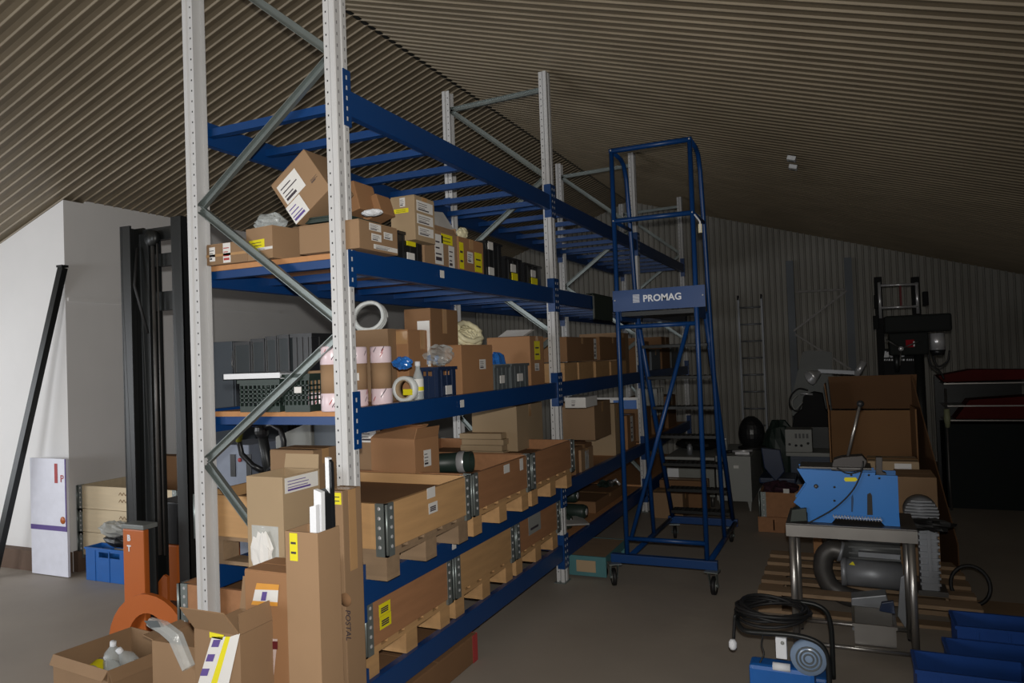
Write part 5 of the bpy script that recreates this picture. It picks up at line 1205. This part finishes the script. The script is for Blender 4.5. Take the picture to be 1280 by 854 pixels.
# grey instrument on a cabinet, lathe-like machine on top
t = thing('tool_cabinet', 'dark blue tool cabinet with a grey worktop against the back', 'cabinet', (1.62, 6.3, 0))
zi = P(1000, 566, 1, 6.0).z
build(M().box(1.36, 2.2, 6.02, 6.6, .05, zi - .04), 'body', mat('steel_blue', (62, 74, 92), .5), t, bev=.005); build(M().box(1.32, 2.22, 6.0, 6.64, zi - .04, zi), 'worktop', greym, t, bev=.003)
build(M().box(1.4, 2.16, 6.06, 6.56, .002, .05), 'plinth', black, t)
for q in range(3): d_ = build(M().box(1.38, 1.76, 6.01, 6.02, .08 + q * .13, .19 + q * .13), 'drawer', mat('steel_blue', (62, 74, 92), .5), t); build(M().box(1.5, 1.64, 5.995, 6.01, .15 + q * .13, .165 + q * .13), 'handle', dsteel, d_)
a, b = P(981, 537, 1, 6.02), P(1015, 552, 1, 6.02)
t = thing('control_box', 'grey control box with a row of dark dials on the tool cabinet', 'control box', (a.x + .13, 6.1, zi))
build(M().box(a.x, b.x, 6.02, 6.3, zi + .002, a.z), 'case', greym, t, bev=.004); h_ = a.z - zi
for q in range(4): build(M().box(a.x + .10 + q * .038, a.x + .122 + q * .038, 6.015, 6.02, zi + h_ * .62, zi + h_ * .82), 'display', black, t)
for fx, fz in ((.16, .35), (.4, .3), (.6, .3), (.85, .4)): build(M().lathe([(0, 0), (.014, 0), (.012, .012), (0, .012)], 12, T=Matrix.Translation((a.x + (b.x - a.x) * fx, 6.02, zi + h_ * fz)) @ Matrix.Rotation(R(90), 4, 'X')), 'dial', black, t)
t = thing('bench_machine', 'black bench machine with cables behind the grey control box', 'machine', (1.75, 6.45, zi))
poly(((990, 536), (992, 520), (1002, 512), (1004, 496), (1016, 490), (1028, 492), (1032, 512), (1038, 520), (1040, 536)), 6.42, .18, 'body', mattb, t, .01)
build(M().box(P(990, 540, 1, 6.42).x, P(1045, 540, 1, 6.42).x, 6.4, 6.62, zi + .002, P(1010, 535, 1, 6.42).z + .01), 'base', blackm, t)
a = P(1001, 492, 1, 6.4); build(M().tube([a, P(1016, 493, 1, 6.4)], .012, 8), 'spindle', chrome, t)
build(M().tube(smooth([P(1010, 488, 1, 6.4), P(998, 486, 1, 6.38), P(988, 496, 1, 6.36), P(988, 508, 1, 6.36), P(997, 514, 1, 6.38), P(1002, 505, 1, 6.38)]), .008, 6), 'cable', rubber, t)
build(M().tube(smooth([P(1003, 503, 1, 6.38), P(994, 512, 1, 6.34), P(990, 502, 1, 6.34), P(997, 494, 1, 6.36)]), .008, 6), 'cable', greym, t)
poly(((989, 500), (1003, 440), (1012, 438), (1040, 440), (1040, 520), (990, 520)), 7.0, .02, 'shield', mat('dark_grey_enamel', (96, 100, 98), .5), t)
# work lamp
lp = thing('work_lamp', 'jointed work lamp with a bright cone reflector above the bench machine', 'lamp', P(1060, 470, 1, 6.2))
c = P(1024, 466, 1, 6.2); ax = (P(1010, 474, 1, 6.12) - c).normalized()
T = Matrix.Translation(c) @ ax.to_track_quat('Z', 'Y').to_matrix().to_4x4()
build(M().lathe([(.012, -.02), (.03, 0), (.075, .10), (.08, .13), (.076, .13), (.026, .002), (.01, -.018)], 24, T=T), 'lamp_shade', chrome, lp)
build(M().lump(c + ax * .04, (.022, .022, .022), 1, 8, 0, 0), 'bulb', whitef, lp)
build(M().bar(c + Vector((-.01, 0, .02)), P(1068, 466, 1, 6.2), .05, .04), 'arm', alu, lp); build(M().tube([P(1070, 470, 1, 6.2), P(1080, 452, 1, 6.2)], .035, 14), 'joint', chrome, lp)
build(M().tube([P(1068, 468, 1, 6.2), (P(1068, 468, 1, 6.2).x, 6.25, zi + .0)], .015, 8), 'post', dsteel, lp)
# drill press
yd = 5.5
dp = thing('drill_press', 'dark grey drill press with a long belt cover behind the huge carton', 'drill press', (2.56, 5.6, 0))
x0, x1 = P(1105, 405, 1, yd).x, P(1188, 405, 1, yd).x; z0, z1 = P(1105, 417, 1, yd).z, P(1105, 396, 1, yd).z
dg_ = mat('drill_grey', (30, 32, 31), .6, ns=5, spec=.1)
build(M().box(x0, x1, yd - .13, yd + .13, z0, z1), 'belt_cover', dg_, dp, bev=.02)
xh0, xh1 = P(1111, 430, 1, yd).x, P(1160, 430, 1, yd).x; zh0 = P(1130, 444, 1, yd).z
build(M().box(xh0, xh1, yd - .10, yd + .10, zh0, z0 - .001), 'head', dg_, dp, bev=.015)
a, b = P(1161, 417, 1, yd), P(1182, 437, 1, yd)
T = Matrix.Translation(((a.x + b.x) / 2, yd, b.z)); hm = a.z - b.z
build(M().lathe([(0, 0), (abs(b.x - a.x) / 2, 0), (abs(b.x - a.x) / 2, hm), (0, hm)], 24, T=T), 'motor', chrome, dp); build(M().lathe([(0, -.05), (.05, -.05), (.07, 0), (0, 0)], 20, T=T), 'motor_end_cap', black, dp)
xc_ = P(1150, 470, 1, yd).x
build(M().tube([(xc_, yd + .02, .05), (xc_, yd + .02, zh0 + .02)], .045, 18), 'column', blackm, dp); build(M().box(xc_ - .30, xc_ + .12, yd - .2, yd + .2, .002, .05), 'base', dg_, dp, bev=.01)
xs_ = P(1121, 450, 1, yd).x
build(M().tube([(xs_, yd, zh0 + .01), (xs_, yd, zh0 - .08), (xs_, yd, zh0 - .16)], [.035, .03, .018], 14), 'chuck', blackm, dp)
build(M().box(xs_ - .16, xs_ + .16, yd - .14, yd + .14, .9, .93), 'work_table', dsteel, dp)
c = P(1126, 436, 1, yd - .1); build(M().lathe([(0, 0), (.022, 0), (.022, .05), (0, .05)], 14, T=Matrix.Translation(c) @ Matrix.Rotation(R(90), 4, 'X')), 'feed_hub', chrome, dp)
for w in (.4, 2.5, 4.6): build(M().tube([c + Vector((0, -.04, 0)), c + Vector((.16 * math.cos(w), -.06, .16 * math.sin(w)))], .007, 6), 'feed_lever', dsteel, dp)
a, b = P(1132, 425, 1, yd - .102), P(1143, 434, 1, yd - .102)
scr = mat('red_display', (120, 8, 22), .6, emit=.04, spec=.1); build(M().box(a.x, b.x, yd - .106, yd - .1005, b.z, a.z), 'red_display', scr, dp)
a, b = P(1141.5, 427, 1, yd - .108), P(1143.5, 433, 1, yd - .108); build(M().box(a.x, b.x, yd - .1085, yd - .1062, b.z, a.z), 'display_digit', whitef, dp)
build(M().tube(smooth([P(1166, 444, 1, yd), P(1172, 458, 1, yd), P(1184, 452, 1, yd), P(1187, 438, 1, yd)]), .01, 6), 'cable', rubber, dp); build(M().tube(smooth([P(1160, 442, 1, yd), P(1164, 456, 1, yd), P(1176, 466, 1, yd), P(1180, 474, 1, yd)]), .01, 6), 'cable', rubber, dp)
# poster on a stand behind the drill press: white fragments of lettering on black
t = thing('machine_panel', 'dark machine panel with white mountain shaped marks behind the drill press', 'panel', (2.5, 6.4, 0))
a, b = P(1104, 436, 1, 6.3), P(1146, 452, 1, 6.3)
build(M().box(a.x, b.x, 6.3, 6.33, .002, a.z), 'board', mattb, t)
def mk(pts): return [P(px, py, 1, 6.298) for px, py in pts]
m = M()
for k in range(4): m.prism(mk(((1105 + k * 3, 447), (1106 + k * 3, 439 + k), (1108 + k * 3, 439 + k), (1110 + k * 3, 447))), (0, -.002, 0))
m.prism(mk(((1123, 447), (1127, 442), (1133, 439), (1130, 446))), (0, -.002, 0))
build(m, 'white_marks', whitef, t)
textmesh('NETZER', .034, 'lettering', whitef, t, Matrix.Translation(P(1111, 449.5, 1, 6.297)) @ Matrix.Rotation(R(90), 4, 'X'), .001, .001) if 0 else None
m = M()
for (u0, u1) in ((1105, 1107), (1108, 1109.5), (1110.5, 1113), (1114, 1117), (1124.5, 1127), (1128, 1131), (1133, 1135), (1135.8, 1137.5), (1138.2, 1140), (1141, 1144)): m.prism(mk(((u0, 451), (u0 + .4, 448.8), (u1, 448.8), (u1 - .4, 451))), (0, -.002, 0))
build(m, 'white_lettering', whitef, t)
# stacker mast behind
sk = thing('stacker_truck', 'black stacker mast with chrome guard bars and mirrors behind the drill press', 'stacker', (2.9, 7.2, 0))
yk = 7.0
for px in (1101, 1148): 
    build(M().tube([(P(px, 400, 1, yk).x, yk, P(px, 398 if px < 1120 else 392, 1, yk).z), (P(px, 400, 1, yk).x, yk, P(px, 353, 1, yk).z)], .018, 10), 'guard_upright', chrome, sk)
    xq = P(px, 420, 1, yk).x; build(M().box(xq - .04, xq + .04, yk + .03, yk + .12, .002, P(px, 350, 1, yk).z + .04), 'mast_rail', mattb, sk)
for py in (357, 385): build(M().tube([P(1101, py, 1, yk - .01), P(1148, py - 2, 1, yk - .01)], .014, 8), 'guard_bar', chrome, sk)
a = P(1124, 357, 1, yk); b = P(1128, 385, 1, yk); build(M().box(a.x, b.x, yk + .01, yk + .03, b.z, a.z), 'red_strap', mat('dark_red', (110, 16, 22), .6), sk)
for px, py in ((1096, 376), (1157, 372), (1095, 402)): c = P(px, py, 1, yk); build(M().box(c.x - .03, c.x + .03, yk, yk + .04, c.z - .09, c.z + .07), 'mirror', mattb, sk, bev=.01)
build(M().box(P(1101, 420, 1, yk).x, P(1148, 420, 1, yk).x, yk + .1, yk + .9, .05, .9), 'body', blackm, sk, bev=.03)
# red machine and shelves at the right edge
rm = thing('red_machine', 'dark red machine with steel shelves at the far right edge', 'machine', (3.3, 6.0, 0))
ye = 6.0
xa, xb = P(1172, 500, 1, ye).x, P(1290, 500, 1, ye).x
for py in (479, 507, 525): z = P(1190, py, 1, ye).z; build(M().box(xa + .06, xb, ye, ye + .4, z - .012, z), 'steel_shelf', steel, rm)
rd = mat('machine_red', (84, 22, 20), .6, spec=.1)
poly(((1172, 470), (1215, 462), (1290, 462), (1290, 474), (1180, 478)), ye + .02, .3, 'red_arm', rd, rm, .006)
poly(((1194, 524), (1212, 500), (1290, 495), (1290, 524)), ye + .02, .3, 'red_guard', rd, rm, .006)
build(M().box(xa + .02, xb, ye + .42, ye + .46, .002, P(1190, 470, 1, ye).z), 'back_panel', blackm, rm); build(M().box(xa + .05, xb, ye, ye + .42, .002, P(1190, 530, 1, ye).z), 'cabinet', mat('dark_green_grey', (32, 38, 38), .6, spec=.1), rm, bev=.005)
c = P(1180, 530, 1, 4.9); t = thing('light_tube', 'pale greenish bottle hanging beside the red machine', 'bottle', (xa - .02, ye - .12, 0))
c = P(1184, 524, 1, ye - .12)
build(M().lathe([(0, .10), (.025, .10), (.03, .0), (.02, -.08), (0, -.09)], 14, T=Matrix.Translation(c)), 'bottle_body', mat('pale_green_plastic', (150, 154, 120), .5), t); build(M().tube([(c.x, c.y, .002), (c.x, c.y + .06, .3), (c.x, c.y + .03, c.z + .3)], .012, 8), 'stand', dsteel, t)
# ------------------------------------------------------------------ light
w = bpy.data.worlds.new('world'); SC.world = w; w.use_nodes = True
bg = w.node_tree.nodes['Background']; bg.inputs['Color'].default_value = (.55, .68, .9, 1); bg.inputs['Strength'].default_value = .25
def area(name, loc, to, sx, sy, p, col):
    l = bpy.data.lights.new(name, 'AREA'); l.shape = 'RECTANGLE'; l.size = sx; l.size_y = sy; l.energy = p; l.color = col
    o = bpy.data.objects.new(name, l); COL.objects.link(o); o.location = loc
    o.rotation_euler = (Vector(to) - Vector(loc)).to_track_quat('-Z', 'Y').to_euler(); return o
area('daylight_area', (-6.75, -1.2, 1.4), (-4.6, -.6, 1.3), 4.1, 1.7, 90, (.95, .97, 1))
area('daylight_area', (-2.8, YN - .15, 1.6), (-3.4, 1.5, 1.5), 2.3, 1.2, 130, (.95, .97, 1))  # lamp in the added window, there to brighten the left wall
# the photographer's flash
l = bpy.data.lights.new('camera_flash', 'SPOT'); l.energy = 360; l.color = (1, .97, .92); l.spot_size = R(128); l.spot_blend = 1; l.shadow_soft_size = .02
o = bpy.data.objects.new('camera_flash', l); COL.objects.link(o)
o.location = CP + UP * .09 - FW * .02
tgt = CP + FW * 4 - RT * 1.0 + UP * .2
o.rotation_euler = (tgt - o.location).to_track_quat('-Z', 'Y').to_euler()
vs = SC.view_settings; vs.view_transform = 'Standard'; vs.look = 'None'; vs.gamma = 1; vs.exposure = 0; vs.use_curve_mapping = False
SC.display_settings.display_device = 'sRGB'
